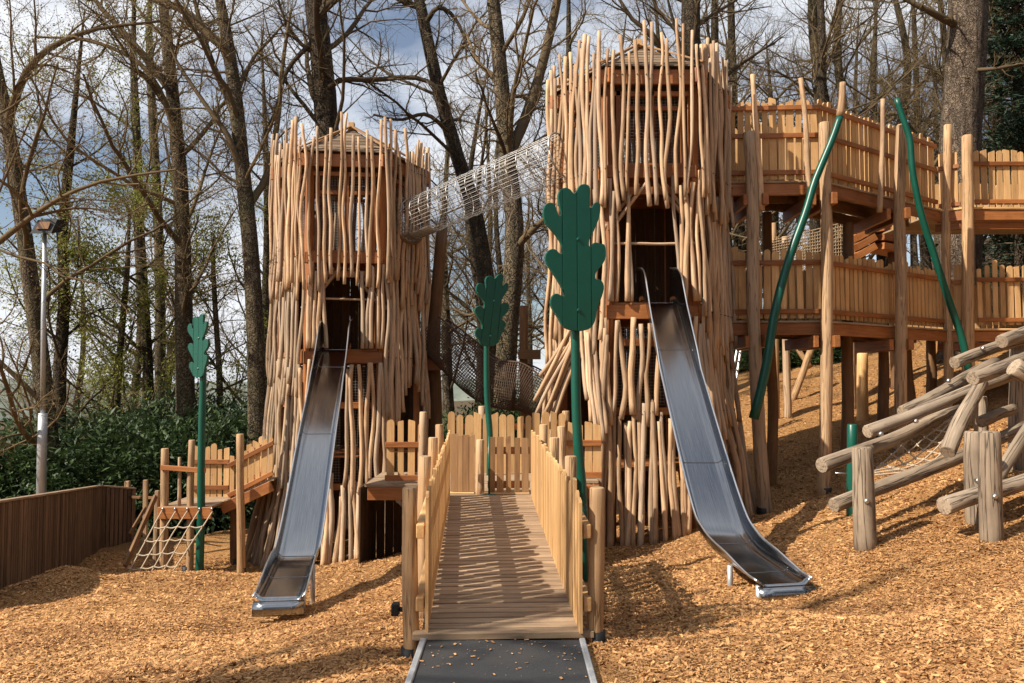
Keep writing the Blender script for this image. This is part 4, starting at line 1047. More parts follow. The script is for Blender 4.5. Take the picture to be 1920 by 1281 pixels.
GP2 = thing('green_pole', 'long crooked all green pole leaning right against the walkways', 'pole', P(1815, 690, 15.4), 'long green poles')
tube('painted_shaft', smooth_path([P(1681, 185, 15.0), P(1693, 222, 15.0), P(1706, 262, 15.0), P(1711, 320, 15.02), P(1727, 400, 15.1), P(1752, 480, 15.2), P(1780, 565, 15.3), P(1805, 640, 15.35), P(1818, 700, 15.4)], 26), np.linspace(.052, .07, 26), M['green'], GP2, 10, .02)

# things standing behind the walkways
CN = thing('cargo_net', 'tan rope safety net on posts seen between the two walkways', 'net', P(1520, 500, 19.5))
ls = []
for i in range(34):
    x = 1432 + i * 4.8; ls.append(np.array([P(x, 455 - (x - 1432) * .25 + 6 * sin(i), 19.5), P(x + 2, 520, 19.5)]))
for k in range(16): ls.append(np.array([P(1432 + i * 16, (455 - i * 4.0) * (1 - k / 15) + 520 * k / 15, 19.5) for i in range(11)]))
wires('net', ls, .012, M['cargo'], CN, 3)
for px, t_ in ((1450, 420), (1471, 445), (1592, 400)):
    q = P(px, t_, 19.6); post((q[0], 19.6, G(q[0], 19.6) - .2), q, .09, M['post'], CN)
ST = thing('stair_flight', 'orange timber steps seen between the walkways', 'stairs', P(1640, 480, 20.5))
for k in range(3):
    dy = k * 17
    ps = [P(1600, 452 + dy - 3, 20.5), P(1634, 430 + dy, 20.5), P(1640, 430 + dy, 20.5), P(1682, 438 + dy, 20.8)]
    beam('tread_beam', ps[0], ps[1], .6, .17, M['beam'], ST); beam('tread_beam', ps[2], ps[3], .6, .17, M['beam'], ST)
for px in (1602, 1672):
    q = P(px, 470, 20.6); post((q[0], 20.6, G(q[0], 20.6) - .2), q, .1, M['dark_post'], ST)
b_ = P(1617, 790, 18.6); o = post((b_[0], 18.6, G(b_[0], 18.6) - .2), P(1617, 664, 18.6), .13, M['picket'], None, 'stub_post'); tag(o, 'short sunlit round post standing under the lower walkway', 'post')
for (a, c, r, lab) in (((1486, 752), (1520, 655), .09, 'thicker leaning pole with black foot on the slope under the walkway'), ((1520, 690), (1492, 648), .075, 'thinner leaning pole crossing behind under the walkway')):
    pa = P(*a, 21.6 if r > .08 else 22.4); pb = P(*c, 22. if r > .08 else 22.5); pa[2] = G(pa[0], pa[1]) - .05 if r > .08 else pa[2]
    o = tube('leaning_pole', wobbly(pa, pb, .01, 6), r, M['post'], None, 10); tag(o, lab, 'pole')
LM = thing('metal_ladder', 'shiny metal ladder rails leaning on the slope behind the right tower', 'ladder', P(1372, 700, 18))
beam('stile', P(1370, 720, 18.), P(1384, 648, 18.3), .04, .06, M['galv'], LM); beam('stile', P(1380, 716, 18.2), P(1390, 650, 18.5), .04, .06, M['galv'], LM)
for k in range(4): beam('rung', P(1372 + k * 3.4, 712 - k * 17, 18.05 + k * .07), P(1381 + k * 2.6, 709 - k * 16, 18.25 + k * .07), .025, .025, M['galv'], LM)

# ------------------------------------------------------------------ log climber on the right
LC = thing('log_climber', 'climbing frame of weathered grey logs and posts at the right', 'climbing frame', P(1700, 980, 8.8))
def log(a, ya, b_, yb, r, nm='log', flat=1):
    pa = P(*a, ya); pb = P(*b_, yb)
    ps = wobbly(pa, pb, .015, 10); rr = r * np.linspace(1.0, .92, 10) * (1 + rng.normal(0, .02, 10))
    d = nrm(pa - pb); ps = np.vstack([ps[0] + d * .012, ps]); rr = np.insert(rr, 0, rr[0] * .9)
    return tube(nm, ps, rr, M['log'], LC, 14, .012)
log((1541, 874), 9.0, (1800, 771), 10.3, .083)
log((1628, 808), 9.2, (1900, 703), 10.2, .075)
log((1694, 773), 9.5, (1866, 680), 10.6, .078)
log((1790, 678), 9.9, (1925, 634), 10.4, .075)
log((1826, 712), 9.3, (1990, 640), 10.2, .082)
log((1776, 848), 9.0, (1838, 716), 9.7, .085)
log((1900, 690), 9.2, (2010, 760), 9.2, .11)
log((1880, 640), 9.7, (1990, 600), 10.3, .085)
log((1565, 950), 8.62, (2010, 768), 10.3, .078)
log((1772, 951), 8.2, (2040, 858), 9.0, .088)
log((1868, 895), 8.7, (1985, 722), 9.5, .068)
log((1840, 792), 9.6, (1900, 765), 10.0, .07)
def cpost(xt, yt, xb, yb, Y_, r):
    t_ = P(xt, yt, Y_); b_ = P(xb, yb, Y_); gz = G(b_[0], Y_)
    post((b_[0], Y_, min(gz, b_[2]) - .15), t_, r, M['log'], LC, amp=.012, sides=14)
cpost(1617, 842, 1622, 1000, 8.45, .112); cpost(1826, 812, 1829, 985, 8.6, .105); cpost(1854, 812, 1860, 1016, 8.05, .108); cpost(1838, 745, 1840, 830, 9.9, .085)
cpost(1905, 650, 1905, 860, 10.4, .09)
for (x, y, Y_) in ((1625, 940, 8.34), (1866, 931, 7.94), (1834, 901, 8.48), (1652, 814, 8.95), (1718, 790, 9.4), (1844, 653, 9.95), (1779, 714, 9.9)):
    p = P(x, y, Y_); v = [p + V(cos(a) * rr, hh, sin(a) * rr) for hh, rr in ((.03, .026), (-.008, .026), (-.02, .014)) for a in np.linspace(0, 2 * pi, 10, endpoint=False)]
    add('bolt', v, [(k * 10 + i, k * 10 + (i + 1) % 10, (k + 1) * 10 + (i + 1) % 10, (k + 1) * 10 + i) for k in range(2) for i in range(10)] + [tuple(range(20, 30))], M['bolt'], LC)
# rope net slung between the logs
NN = thing('slung_rope_net', 'small pale rope net slung below the grey logs', 'net', P(1700, 870, 9.4))
e0 = smooth_path([P(1634, 884, 9.3), P(1700, 868, 9.4), P(1745, 832, 9.6), P(1790, 782, 9.9)], 24)
e3 = smooth_path([P(1634, 892, 9.3), P(1720, 880, 9.3), P(1765, 850, 9.4), P(1800, 800, 9.6)], 24)
eT = smooth_path([P(1640, 882, 9.5), P(1690, 838, 9.8), P(1730, 806, 10.), P(1780, 783, 10.2)], 24)
rows = [eT, lerp(eT, e0, .5), e0, lerp(e0, e3, .5), e3]
for r_ in rows: tube('rope', r_, .0085, M['rope'], NN, 6)
for i in range(2, 24, 3):
    tube('rope', smooth_path([r_[min(23, i + k)] for k, r_ in enumerate(rows)], 9), .0085, M['rope'], NN, 6)
    for k, r_ in enumerate(rows):
        c = r_[min(23, i + k)]; tube('knot', [c - V(.016, 0, 0), c, c + V(.016, 0, 0)], [.011, .019, .011], M['rope'], NN, 6)
q = P(1597, 925, 10.6); t_ = P(1598, 797, 10.6)
GS = thing('green_stub_post', 'short green painted post behind the grey log climber', 'post', (q[0], 10.6, G(q[0], 10.6)))
post((q[0], 10.6, G(q[0], 10.6) - .15), t_, .072, M['green'], GS, amp=.004)
tube('tie_rod', [P(1566, 887, 10.6), P(1597, 888, 10.6)], .008, M['bolt'], GS, 6)

# ------------------------------------------------------------------ trees
def batch_tubes(chains, sides):
    """chains: list of (pts (n,3), radii (n)) of one length n -> verts, quads, tone"""
    Pn = np.stack([c[0] for c in chains]); Rn = np.stack([c[1] for c in chains]); m, n_, _ = Pn.shape
    tg = np.empty_like(Pn); tg[:, 1:-1] = Pn[:, 2:] - Pn[:, :-2]; tg[:, 0] = Pn[:, 1] - Pn[:, 0]; tg[:, -1] = Pn[:, -1] - Pn[:, -2]
    tg /= np.linalg.norm(tg, axis=2)[:, :, None] + 1e-9
    ref = np.where((np.abs(tg[:, 0, 2]) < .85)[:, None], np.array([[0, 0, 1.]]), np.array([[1., 0, 0]]))[:, None, :]
    A = np.cross(tg, np.broadcast_to(ref, tg.shape)); A /= np.linalg.norm(A, axis=2)[:, :, None] + 1e-9; B = np.cross(tg, A)
    an = np.linspace(0, 2 * pi, sides, endpoint=False)
    v = Pn[:, :, None] + (A[:, :, None] * np.cos(an)[None, None, :, None] + B[:, :, None] * np.sin(an)[None, None, :, None]) * Rn[:, :, None, None]
    idx = np.arange(m * n_ * sides).reshape(m, n_, sides)
    nx_ = np.roll(idx, -1, axis=2)
    f = np.stack([idx[:, :-1], nx_[:, :-1], nx_[:, 1:], idx[:, 1:]], -1).reshape(-1, 4)
    return v.reshape(-1, 3), f
class Grow:
    def __init__(s, seed, spec, prune=False):
        s.r = np.random.default_rng(seed); s.ch = {}; s.spec = spec; s.tips = []; s.prune = prune
    def emit(s, lv, pts, rad):
        s.ch.setdefault((lv, len(pts)), []).append((pts, rad))
    def branch(s, p, d, ln, r, lv):
        sp_ = s.spec[lv]; n_ = sp_['seg']; g = s.r
        pts = np.empty((n_ + 1, 3)); pts[0] = p; d = d / np.linalg.norm(d)
        for i in range(n_):
            d = d + g.normal(0, sp_['wig'], 3) + np.array((0, 0, sp_['up'])); d = d / np.linalg.norm(d)
            pts[i + 1] = pts[i] + d * ln / n_
        rad = r * np.linspace(1, sp_['tip'], n_ + 1)
        s.emit(lv, pts, rad)
        s.kids(pts, rad, ln, lv)
    def kids(s, pts, rad, ln, lv, t0=None, count=None, lenf=None):
        if lv + 1 >= len(s.spec):
            s.tips.append(pts[-1]); s.tips.append(pts[len(pts) // 2]); return
        sp_ = s.spec[lv]; g = s.r; n_ = len(pts) - 1
        k = count or max(1, int(round(sp_['kids'] * g.uniform(.75, 1.25))))
        t0 = sp_['t0'] if t0 is None else t0
        ts = np.linspace(t0, .98, k) + g.uniform(-.04, .04, k)
        roll = g.uniform(0, 6.28)
        for t in np.clip(ts, 0, .999):
            i = int(t * n_); u = t * n_ - i
            q = pts[i] * (1 - u) + pts[i + 1] * u; rr = rad[i] * (1 - u) + rad[i + 1] * u
            d = pts[i + 1] - pts[i]; d = d / np.linalg.norm(d)
            a = np.cross(d, (0, 0, 1.)) if abs(d[2]) < .9 else np.cross(d, (1., 0, 0)); a /= np.linalg.norm(a); b_ = np.cross(d, a)
            # fine twigs far out of sight are thinned out
            if s.prune and lv >= 1 and (abs(q[0]) > .68 * q[1] + .8 or q[2] > 2.4 + .47 * q[1]) and g.uniform() < .85: continue
            roll += 2.4 + g.normal(0, .5); an = g.normal(sp_['ang'], .2)
            nd = d * cos(an) + (a * cos(roll) + b_ * sin(roll)) * sin(an)
            l2 = (lenf or ln) * sp_['lr'] * g.uniform(.6, 1.25) * (1.12 - .55 * t)
            s.branch(q, nd, l2, min(rr * (g.uniform(.2, .42) if lv == 0 else g.uniform(.38, .66)), s.spec[lv + 1].get('rmax', 9)), lv + 1)
    def build(s, parent, mat, name='crown'):
        vs, fs, cs = [], [], []; b_ = 0
        for (lv, n_), ch in s.ch.items():
            sd_ = 7 if lv <= 1 else (5 if lv == 2 else 3)
            v, f = batch_tubes(ch, sd_); vs.append(v); fs.append(f + b_); b_ += len(v)
            tone = np.repeat(s.r.uniform(0, 1, len(ch)) * .6 + .12 * min(lv, 3), n_ * sd_); cs.append(tone)
        return add(name, np.concatenate(vs), np.concatenate(fs), mat, parent, cols=np.clip(np.concatenate(cs), 0, 1), smooth=True, origin=wl(parent))
def leaves(tips, per, size, spread, g):
    t = np.repeat(np.asarray(tips), per, axis=0); n_ = len(t)
    c = t + g.normal(0, spread, (n_, 3)); a = g.normal(0, 1, (n_, 3)); a /= np.linalg.norm(a, axis=1)[:, None]
    b_ = np.cross(a, g.normal(0, 1, (n_, 3))); b_ /= np.linalg.norm(b_, axis=1)[:, None]
    L_ = size * g.uniform(.6, 1.3, (n_, 1)); w_ = L_ * .45
    q = np.stack([c - a * L_, c + b_ * w_, c + a * L_, c - b_ * w_], 1).reshape(-1, 3)
    return q, np.arange(n_ * 4).reshape(-1, 4), np.repeat(np.clip(g.normal(.5, .25, n_), 0, 1), 4)
SPEC = [dict(seg=1, wig=0, up=0, tip=1, kids=15, t0=.3, ang=.95, lr=.38),
        dict(seg=9, wig=.13, up=.05, tip=.28, kids=9, t0=.2, ang=.8, lr=.46),
        dict(seg=6, wig=.2, up=.03, tip=.3, kids=9, t0=.15, ang=.75, lr=.45, rmax=.035),
        dict(seg=3, wig=.26, up=.02, tip=.35, kids=5, t0=.2, ang=.7, lr=.5, rmax=.012),
        dict(seg=2, wig=.28, up=.03, tip=.5, kids=0, t0=.2, ang=.7, lr=.5, rmax=.0062)]
def spec(**k):
    s_ = [dict(d) for d in SPEC]
    for key, val in k.items():
        lv, nm = key.split('_'); s_[int(lv[1:])][nm] = val
    return s_
def make_tree(name, label, path, r0, r1, seed, sp_=None, limbs=(), bark_m='bark', twig_m='twig', group=None, t0=.25, nl=15, limb_len=6.0, leaf=None, flare=1.5, cat='tree'):
    """path: trunk centre line from the ground up; limbs: explicit (points, r0, r1)"""
    path = np.asarray(path, float)
    T = thing(name, label, cat, path[0], group)
    n_ = 26; pts = smooth_path(path, n_); t = np.linspace(0, 1, n_)
    rad = r0 + (r1 - r0) * t; rad = rad * (1 + (flare - 1) * np.exp(-t * 22)); rad = rad * np.clip((1.0 - t) / .22, 0, 1) ** .7 + .014
    g = Grow(seed, sp_ or SPEC, abs(path[0][1]) > 12)
    v, f, w = tube_data(pts, rad, 14, True, 0.0)
    lum = (1 + .05 * np.sin(np.arange(14) * 2.2 + seed)[None] + g.r.normal(0, .022, (n_, 14))).reshape(-1, 1)
    v = np.repeat(pts, 14, 0) + (v - np.repeat(pts, 14, 0)) * lum
    add('trunk', v, f, M[bark_m], T, smooth=True, origin=path[0])
    ht = np.linalg.norm(path[-1] - path[0])
    g.kids(pts, rad, ht, 0, t0=t0, count=nl, lenf=limb_len / g.spec[0]['lr'])
    for (lp, a, b_) in limbs:
        lp = np.array(lp, float); k_ = int(np.argmin(np.abs(pts[:, 2] - lp[0][2])))
        if np.linalg.norm(pts[k_] - lp[0]) < 1.6: lp[0] = pts[k_]
        lp = smooth_path(lp, 12); lr_ = np.linspace(a, b_, 12)
        g.emit(1, lp, lr_); g.kids(lp, lr_, np.linalg.norm(lp[-1] - lp[0]), 1)
    g.build(T, M[twig_m])
    if leaf:
        mt, per, size, spread, frac = leaf
        tips = np.asarray(g.tips); tips = tips[g.r.uniform(0, 1, len(tips)) < frac]
        q, ff, cc = leaves(tips, per, size, spread, g.r)
        add('foliage', q, ff, M[mt], T, cols=cc, origin=path[0])
    return T
def tp_(pts, Y, up=None):
    """trunk path through photograph points at one depth, rooted in the ground"""
    q = [P(x, y, Y) for x, y in pts]; b_ = q[0].copy(); b_[2] = G(b_[0], b_[1]) - .2
    if q[0][2] - b_[2] < .4: q = q[1:]
    out = [b_] + q
    if up is not None: out.append(out[-1] + np.asarray(up, float))
    return out
SPO = spec(L1_kids=11, L2_kids=9, L3_kids=6)
SPM = spec(L1_kids=9, L2_kids=7, L3_kids=5)
BUD = ('leaf_bud', 1, .028, .03, .5)
def lpx(pts, Y): return np.array([P(x, y, Y + (dy if False else 0)) for x, y in pts])
make_tree('bare_tree', 'leaning bare tree behind the lamp post at the far left', tp_([(98, 915), (88, 780), (62, 560), (30, 330), (8, 200), (-15, 60)], 22, (-.6, 0, 5)), .27, .10, 11, SPO, t0=.2, nl=14, limb_len=5.5, leaf=BUD,
          limbs=[(lpx([(5, 200), (60, 120), (160, 60), (300, 40)], 21), .12, .03)])
make_tree('bare_tree', 'tall straight sunlit tree between lamp post and left tower', tp_([(350, 850), (347, 700), (343, 480), (338, 330), (325, 190), (312, 60), (300, -60)], 24, (-.4, 0, 5)), .29, .10, 12, SPO, t0=.28, nl=15, limb_len=5.5, leaf=BUD,
          limbs=[(lpx([(318, 170), (290, 130), (240, 70), (190, 15), (150, -40)], 24), .14, .05), (lpx([(330, 260), (300, 170), (250, 110), (160, 75), (70, 70)], 23.5), .10, .03)])
make_tree('bare_tree', 'ridged tree trunk with a thick dark limb arching left, beside the left tower', tp_([(482, 830), (480, 660), (470, 470), (455, 320), (440, 170), (425, 70), (405, -60)], 22.5, (-.5, 0, 5)), .26, .12, 13, SPO, t0=.45, nl=12, limb_len=5, leaf=BUD,
          limbs=[(lpx([(440, 130), (420, 90), (385, 60), (345, 20), (290, 0), (230, -30)], 22.3), .16, .08), (lpx([(452, 250), (430, 190), (395, 110), (370, 20), (350, -60)], 22.8), .13, .04), (lpx([(462, 330), (430, 260), (395, 210), (340, 130), (320, 90)], 22.2), .10, .03), (lpx([(472, 400), (500, 330), (520, 230), (530, 120), (545, 20)], 23), .12, .04)])
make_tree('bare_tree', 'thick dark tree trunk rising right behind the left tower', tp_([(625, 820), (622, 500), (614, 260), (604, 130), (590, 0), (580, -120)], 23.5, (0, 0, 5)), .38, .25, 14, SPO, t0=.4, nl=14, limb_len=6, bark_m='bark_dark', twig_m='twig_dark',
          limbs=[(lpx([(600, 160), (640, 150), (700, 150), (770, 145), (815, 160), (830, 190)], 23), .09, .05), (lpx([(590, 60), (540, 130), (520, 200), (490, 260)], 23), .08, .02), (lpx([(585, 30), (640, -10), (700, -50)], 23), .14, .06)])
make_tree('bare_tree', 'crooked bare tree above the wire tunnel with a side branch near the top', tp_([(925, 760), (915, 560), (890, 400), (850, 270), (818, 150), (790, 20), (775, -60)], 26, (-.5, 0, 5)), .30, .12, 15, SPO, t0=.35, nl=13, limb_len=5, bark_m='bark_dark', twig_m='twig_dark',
          limbs=[(lpx([(798, 25), (770, 10), (735, -8), (700, -30)], 26), .10, .05), (lpx([(800, 30), (820, 15), (850, 30), (870, 70), (875, 110)], 25.5), .09, .03), (lpx([(840, 240), (800, 215), (750, 225), (700, 215)], 25), .08, .03)])
make_tree('bare_tree', 'forked sunlit tree in the gap between the two towers', tp_([(945, 800), (950, 650), (965, 450), (955, 330), (945, 220), (935, 100), (925, 0), (918, -90)], 21.5, (-.3, 0, 5)), .30, .12, 16, SPO, t0=.4, nl=13, limb_len=5,
          limbs=[(lpx([(958, 300), (978, 240), (1003, 170), (1025, 90), (1045, 0), (1055, -60)], 21.8), .17, .10), (lpx([(960, 470), (990, 440), (1030, 405), (1070, 390)], 21.2), .12, .04), (lpx([(950, 600), (915, 580), (880, 592), (850, 580)], 21.2), .07, .03)])
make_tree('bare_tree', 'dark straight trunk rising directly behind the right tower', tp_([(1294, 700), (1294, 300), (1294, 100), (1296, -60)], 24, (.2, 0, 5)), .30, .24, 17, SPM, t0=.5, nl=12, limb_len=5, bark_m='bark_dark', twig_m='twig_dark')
make_tree('pine_tree', 'massive pale pine trunk behind the upper walkway at the right', tp_([(1800, 600), (1800, 280), (1808, 150), (1815, 0), (1818, -100)], 22, (.2, 0, 6)), .53, .46, 18, spec(L1_kids=7), t0=.62, nl=9, limb_len=5, bark_m='pine_bark',
          limbs=[(lpx([(1780, 30), (1740, 20), (1690, -5)], 21.5), .12, .05), (lpx([(1830, 120), (1870, 128), (1930, 118)], 21), .06, .03)])
make_tree('bare_tree', 'slim grey trunk just left of the straight sunlit tree', tp_([(300, 800), (300, 560), (296, 400), (285, 200), (280, 60)], 30, (0, 0, 4)), .2, .1, 19, SPM, t0=.3, nl=12, limb_len=4.5)
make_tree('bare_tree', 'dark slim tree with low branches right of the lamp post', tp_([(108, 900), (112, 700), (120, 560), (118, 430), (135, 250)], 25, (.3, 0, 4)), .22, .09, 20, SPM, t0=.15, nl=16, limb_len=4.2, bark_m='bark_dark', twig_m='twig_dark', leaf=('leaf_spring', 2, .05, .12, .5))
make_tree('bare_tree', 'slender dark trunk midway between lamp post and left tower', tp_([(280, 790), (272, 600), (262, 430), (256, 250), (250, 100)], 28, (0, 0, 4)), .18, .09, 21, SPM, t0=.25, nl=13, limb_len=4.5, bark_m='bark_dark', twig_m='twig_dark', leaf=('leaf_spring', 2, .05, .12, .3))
make_tree('young_tree', 'young tree with fresh yellow green leaves behind the timber wall', tp_([(215, 850), (222, 700), (232, 580), (240, 480)], 26, (0, 0, 1.6)), .12, .05, 22, spec(L1_kids=7, L2_kids=6, L3_kids=3), t0=.2, nl=16, limb_len=3.4, leaf=('leaf_spring', 4, .055, .16, .8))
make_tree('young_tree', 'young tree with fresh yellow green leaves left of the left tower', tp_([(410, 850), (412, 720), (405, 600), (400, 500)], 27, (0, 0, 1.2)), .11, .05, 23, spec(L1_kids=7, L2_kids=6, L3_kids=3), t0=.15, nl=15, limb_len=3.2, leaf=('leaf_spring', 3, .05, .16, .6))
# a tree outside the picture on the left whose low bough reaches in above the lamp, and one behind the photographer whose shadow falls on the chips
make_tree('bare_tree', 'sunlit bough reaching in from the left edge across the lamp', [V(-13.5, 17, G(-13.5, 17) - .2), V(-13.4, 17, 3), V(-13.2, 17, 8), V(-13, 17, 14)], .35, .12, 24, SPM, t0=.3, nl=11, limb_len=5.5, leaf=('leaf_bud', 1, .02, .03, .4),
          limbs=[(np.array([V(-13.3, 17, 3.4), P(-60, 490, 16.6), P(0, 452, 16.4), P(60, 406, 16.3), P(120, 368, 16), P(200, 338, 15.8), P(330, 318, 15.6)]), .085, .02), (np.array([P(62, 406, 16.3), P(150, 390, 16.2), P(235, 402, 16.2)]), .035, .012)])
make_tree('bare_tree', 'bare tree standing left of the play area whose branch shadows cross the chips', [V(-9.5, 1.6, -.6), V(-9.4, 1.6, 3), V(-9.2, 1.5, 7), V(-9.0, 1.4, 13)], .30, .10, 25, spec(L1_kids=8, L2_kids=6, L3_kids=3), t0=.45, nl=14, limb_len=4.5)

# the wood behind: copies of a few kinds of bare tree, each standing on the slope
protos = []
for k in range(4):
    h = (15, 17, 14, 16)[k]
    pth = [V(0, 0, -.3), V(random.uniform(-.3, .3), 0, h * .3), V(random.uniform(-.6, .6), random.uniform(-.4, .4), h * .6), V(random.uniform(-.8, .8), 0, h)]
    T = make_tree('wood_tree', 'x', pth, .19 + .02 * k, .06, 40 + k, spec(L1_kids=10, L2_kids=9, L3_kids=6, L4_rmax=.010, L3_rmax=.017, L4_seg=1), t0=.14, nl=24, limb_len=(5.2, 4.8, 5.8, 5.0)[k], twig_m='twig', bark_m=('bark', 'bark_dark', 'bark', 'bark_dark')[k])
    protos.append(T)
spots = []
g = np.random.default_rng(5)
for (n_, x0, x1, y0, y1) in ((10, -.62, .02, 30, 52), (10, -.05, .30, 27, 45), (16, .22, .70, 25, 40), (12, .15, .75, 40, 60), (5, -.2, .2, 48, 64)):
    for i in range(n_):
        Y = g.uniform(y0, y1); X = (x0 + (x1 - x0) * (i + g.uniform(.1, .9)) / n_) * Y
        spots.append((X, Y))
kids0 = [list(p.children) for p in protos]
ORD = ('first', 'second', 'third', 'fourth', 'fifth', 'sixth', 'seventh', 'eighth', 'ninth', 'tenth', 'eleventh', 'twelfth', 'thirteenth', 'fourteenth', 'fifteenth', 'sixteenth', 'seventeenth', 'eighteenth', 'nineteenth', 'twentieth')
spots.sort(key=lambda q: q[0] / q[1]); seen = {}
for i, (X, Y) in enumerate(spots):
    k = i % 4
    if i < 4: r = protos[k]
    else:
        r = protos[k].copy(); S.collection.objects.link(r)
        for c in kids0[k]:
            cc = c.copy(); S.collection.objects.link(cc); cc.parent = r
    r.location = (X, Y, G(X, Y)); r.rotation_euler = (0, 0, g.uniform(0, 6.28)); s_ = g.uniform(.85, 1.2); r.scale = (s_, s_, s_ * g.uniform(.9, 1.15))
    px = 960 + X / Y * FPX
    where = 'left of the left tower' if px < 500 else 'seen behind the left tower' if px < 760 else 'in the gap between the towers' if px < 1040 else 'seen behind the right tower' if px < 1380 else 'above the upper walkway, left of the massive pine' if px < 1770 else 'right of the massive pine'
    k_ = seen.get(where, 0); seen[where] = k_ + 1
    tag(r, 'bare background tree ' + where + ', ' + ORD[min(k_, 19)] + ' from the left', 'tree', 'background trees ' + where)

# ------------------------------------------------------------------ evergreen shrubs
def bush_mesh(seed, rx, rz, nclump, per, size):
    g = np.random.default_rng(seed); cs = []
    while len(cs) < nclump:
        q = g.normal(0, 1, 3); q /= np.linalg.norm(q); q[2] = abs(q[2]); rr = g.uniform(.55, 1.0) * (1 + .22 * sin(q[0] * 5 + seed) * cos(q[1] * 4))
        cs.append(np.array((q[0] * rx * rr, q[1] * rx * rr, q[2] * rz * rr)))
    cs = np.array(cs); t = np.repeat(cs, per, 0); n_ = len(t)
    c = t + g.normal(0, rx * .085, (n_, 3)); c[:, 2] = np.maximum(c[:, 2], .02)
    a = nrm_rows(c * np.array((1, 1, .6)) + g.normal(0, rx * .5, (n_, 3))); a[:, 2] -= .25; a = nrm_rows(a)
    b_ = nrm_rows(np.cross(a, np.array((0, 0, 1.)) + g.normal(0, .45, (n_, 3))))
    L_ = size * g.uniform(.6, 1.25, (n_, 1)); w_ = L_ * .34; up = np.cross(b_, a)
    # leaf folded along its midrib: two quads
    m0 = c - a * L_; m1 = c + a * L_
    q = np.stack([m0, c + b_ * w_ + up * w_ * .25, m1, c - b_ * w_ + up * w_ * .25], 1).reshape(-1, 3)
    f = np.arange(n_ * 4).reshape(-1, 4)
    tri = np.concatenate([f[:, [0, 1, 2]], f[:, [0, 2, 3]]])
    return q, tri, np.repeat(np.clip(g.normal(.45, .25, n_) + np.repeat(g.normal(0, .16, nclump), per), 0, 1), 4), cs
def nrm_rows(a): return a / (np.linalg.norm(a, axis=1)[:, None] + 1e-9)
BP = []
for k in range(3):
    B = thing('evergreen_shrub', 'x', 'shrub', (0, 0, 0), 'dark evergreen shrubs')
    q, f, cc, cs = bush_mesh(60 + k, 1.5, 1.9, 560, 34, .062)
    add('foliage', q, f, M['leaf_dark'], B, cols=cc, origin=np.zeros(3))
    gg = Grow(70 + k, SPEC)
    for i in range(9):
        e = cs[i * 7] * .85; gg.emit(1, smooth_path([V(0, 0, -.1) + gg.r.normal(0, .12, 3) * V(1, 1, 0), e * V(.4, .4, .55), e], 8), np.linspace(.035, .01, 8))
    gg.build(B, M['twig_dark'], 'stems'); BP.append(B)
bk = [list(b.children) for b in BP]
bs = []
for i, (px, Y, sc) in enumerate(((-40, 21, 1.7), (40, 22.5, 1.75), (130, 22, 1.7), (205, 23.5, 1.8), (270, 22.5, 1.75), (330, 23.5, 1.75), (400, 22.5, 1.55), (455, 24, 1.7), (545, 24, 1.4))):
    bs.append((px, Y, sc, 'dark evergreen shrub on the left bank, %s of the front row from the left' % ORD[i], 'shrubs on the left bank'))
for i, (px, Y, sc) in enumerate(((60, 27, 2.1), (170, 26, 2.1), (300, 27, 2.1), (430, 27, 2.0))):
    bs.append((px, Y, sc, 'taller dark evergreen shrub on the left bank, %s of the back row from the left' % ORD[i], 'shrubs on the left bank'))
for i, (px, Y, sc) in enumerate(((835, 20.5, 1.2), (880, 20.4, 1.2), (925, 21.5, 1.25), (1010, 21.8, 1.2))):
    bs.append((px, Y, sc, 'dark evergreen shrub under the brown net bridge, %s from the left' % ORD[i], 'shrubs below the net bridge'))
for i, (px, Y, sc) in enumerate(((1420, 28, .8), (1465, 26, .8), (1530, 25.5, .85), (1575, 27, .8), (1620, 30, .9))):
    bs.append((px, Y, sc, 'dark evergreen shrub atop the slope behind the walkway posts, %s from the left' % ORD[i], 'shrubs on the right slope'))
for i, (px, Y, sc, lb, gr) in enumerate(bs):
    k = i % 3; X = (px - 960) / FPX * Y
    if i < 3: r = BP[k]
    else:
        r = BP[k].copy(); S.collection.objects.link(r)
        for c in bk[k]:
            cc = c.copy(); S.collection.objects.link(cc); cc.parent = r
    r.location = (X, Y, G(X, Y) - .05); r.rotation_euler = (0, 0, i * 1.7); r.scale = (sc, sc, sc * (1.05 if px < 600 else .9))
    tag(r, lb, 'shrub', gr)
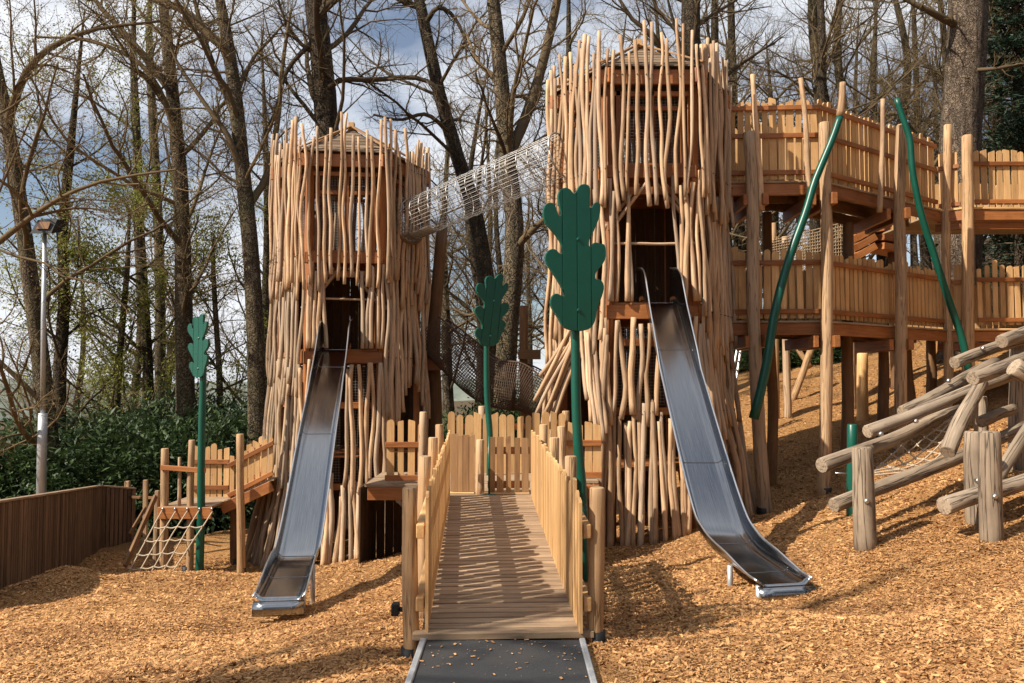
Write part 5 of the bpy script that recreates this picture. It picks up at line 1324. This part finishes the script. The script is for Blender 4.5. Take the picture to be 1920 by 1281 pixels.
# evergreen conifer at the top right
def conifer(label, px, Y, h, seed):
    X = (px - 960) / FPX * Y; z0 = G(X, Y); g = np.random.default_rng(seed)
    T = thing('conifer_tree', label, 'tree', (X, Y, z0), 'dark conifers at the right')
    pts = np.array([(X, Y, z0 - .2 + h * t) for t in np.linspace(0, 1, 12)]); v, f, w = tube_data(pts, np.linspace(.28, .03, 12), 10)
    add('trunk', v, f, M['bark_dark'], T, smooth=True, origin=V(X, Y, z0))
    gr = Grow(seed, SPEC); tips = []
    for z in np.arange(1.2, h - .3, .34):
        R_ = (h - z) * .2 + .3
        for k in range(6):
            a = g.uniform(0, 6.28); rr = R_ * g.uniform(.7, 1.1)
            e = np.array((X + cos(a) * rr, Y + sin(a) * rr, z0 + z - rr * .18)); m_ = np.array((X + cos(a) * rr * .5, Y + sin(a) * rr * .5, z0 + z + .1))
            pl = smooth_path([V(X, Y, z0 + z), m_, e], 8); gr.emit(2, pl, np.linspace(.03, .006, 8))
            for t in np.linspace(.25, 1, 9):
                tips.append(lerp(pl[0], m_, t * 2) if t < .5 else lerp(m_, e, t * 2 - 1))
    gr.build(T, M['twig_dark'], 'branches')
    tt = np.repeat(np.array(tips), 16, 0); n_ = len(tt); c = tt + g.normal(0, .16, (n_, 3)) * np.array((1, 1, .5)); c[:, 2] -= .06
    a = nrm_rows((c - np.array((X, Y, 0))) * np.array((1, 1, 0)) + g.normal(0, .7, (n_, 3)) * np.array((1, 1, .5))); b_ = nrm_rows(np.cross(a, g.normal(0, 1, (n_, 3))))
    L_ = .11 * g.uniform(.6, 1.3, (n_, 1)); w_ = L_ * .22
    q = np.stack([c - a * L_, c + b_ * w_, c + a * L_, c - b_ * w_], 1).reshape(-1, 3)
    add('needles', q, np.arange(n_ * 4).reshape(-1, 4), M['needle'], T, cols=np.repeat(g.uniform(0, 1, n_), 4), origin=V(X, Y, z0))
    return T
CF = conifer('dark conifer right of the massive pine trunk, at the right edge', 1925, 25, 15, 81)
conifer('dark conifer deeper in the wood right of the massive pine trunk', 1990, 33, 17, 82)
conifer('dark conifer beyond the right edge of the corner platforms', 2060, 27, 16, 83)


# conifer copies added out of view, right and behind, to block sky light
cfk = list(CF.children)
for i, (X, Y) in enumerate(((15, 19), (17, 14), (16, 8.5), (18, 3), (16, -3), (14, -9), (8, -13), (2, -15), (-4, -14), (22, 10), (21, 0), (12, -16), (5, -19), (-9, -17))):
    r = CF.copy(); S.collection.objects.link(r)
    for c in cfk:
        cc = c.copy(); S.collection.objects.link(cc); cc.parent = r
    r.location = (X, Y, G(X, Y)); r.rotation_euler = (0, 0, i * 1.3); k_ = .9 + .25 * ((i * 7) % 5) / 5; r.scale = (k_ * 1.35, k_ * 1.35, k_)
    tag(r, 'dark conifer added out of view to block sky light, %s going round from the right edge to behind the camera' % ORD[i], 'tree', 'conifers around the clearing')
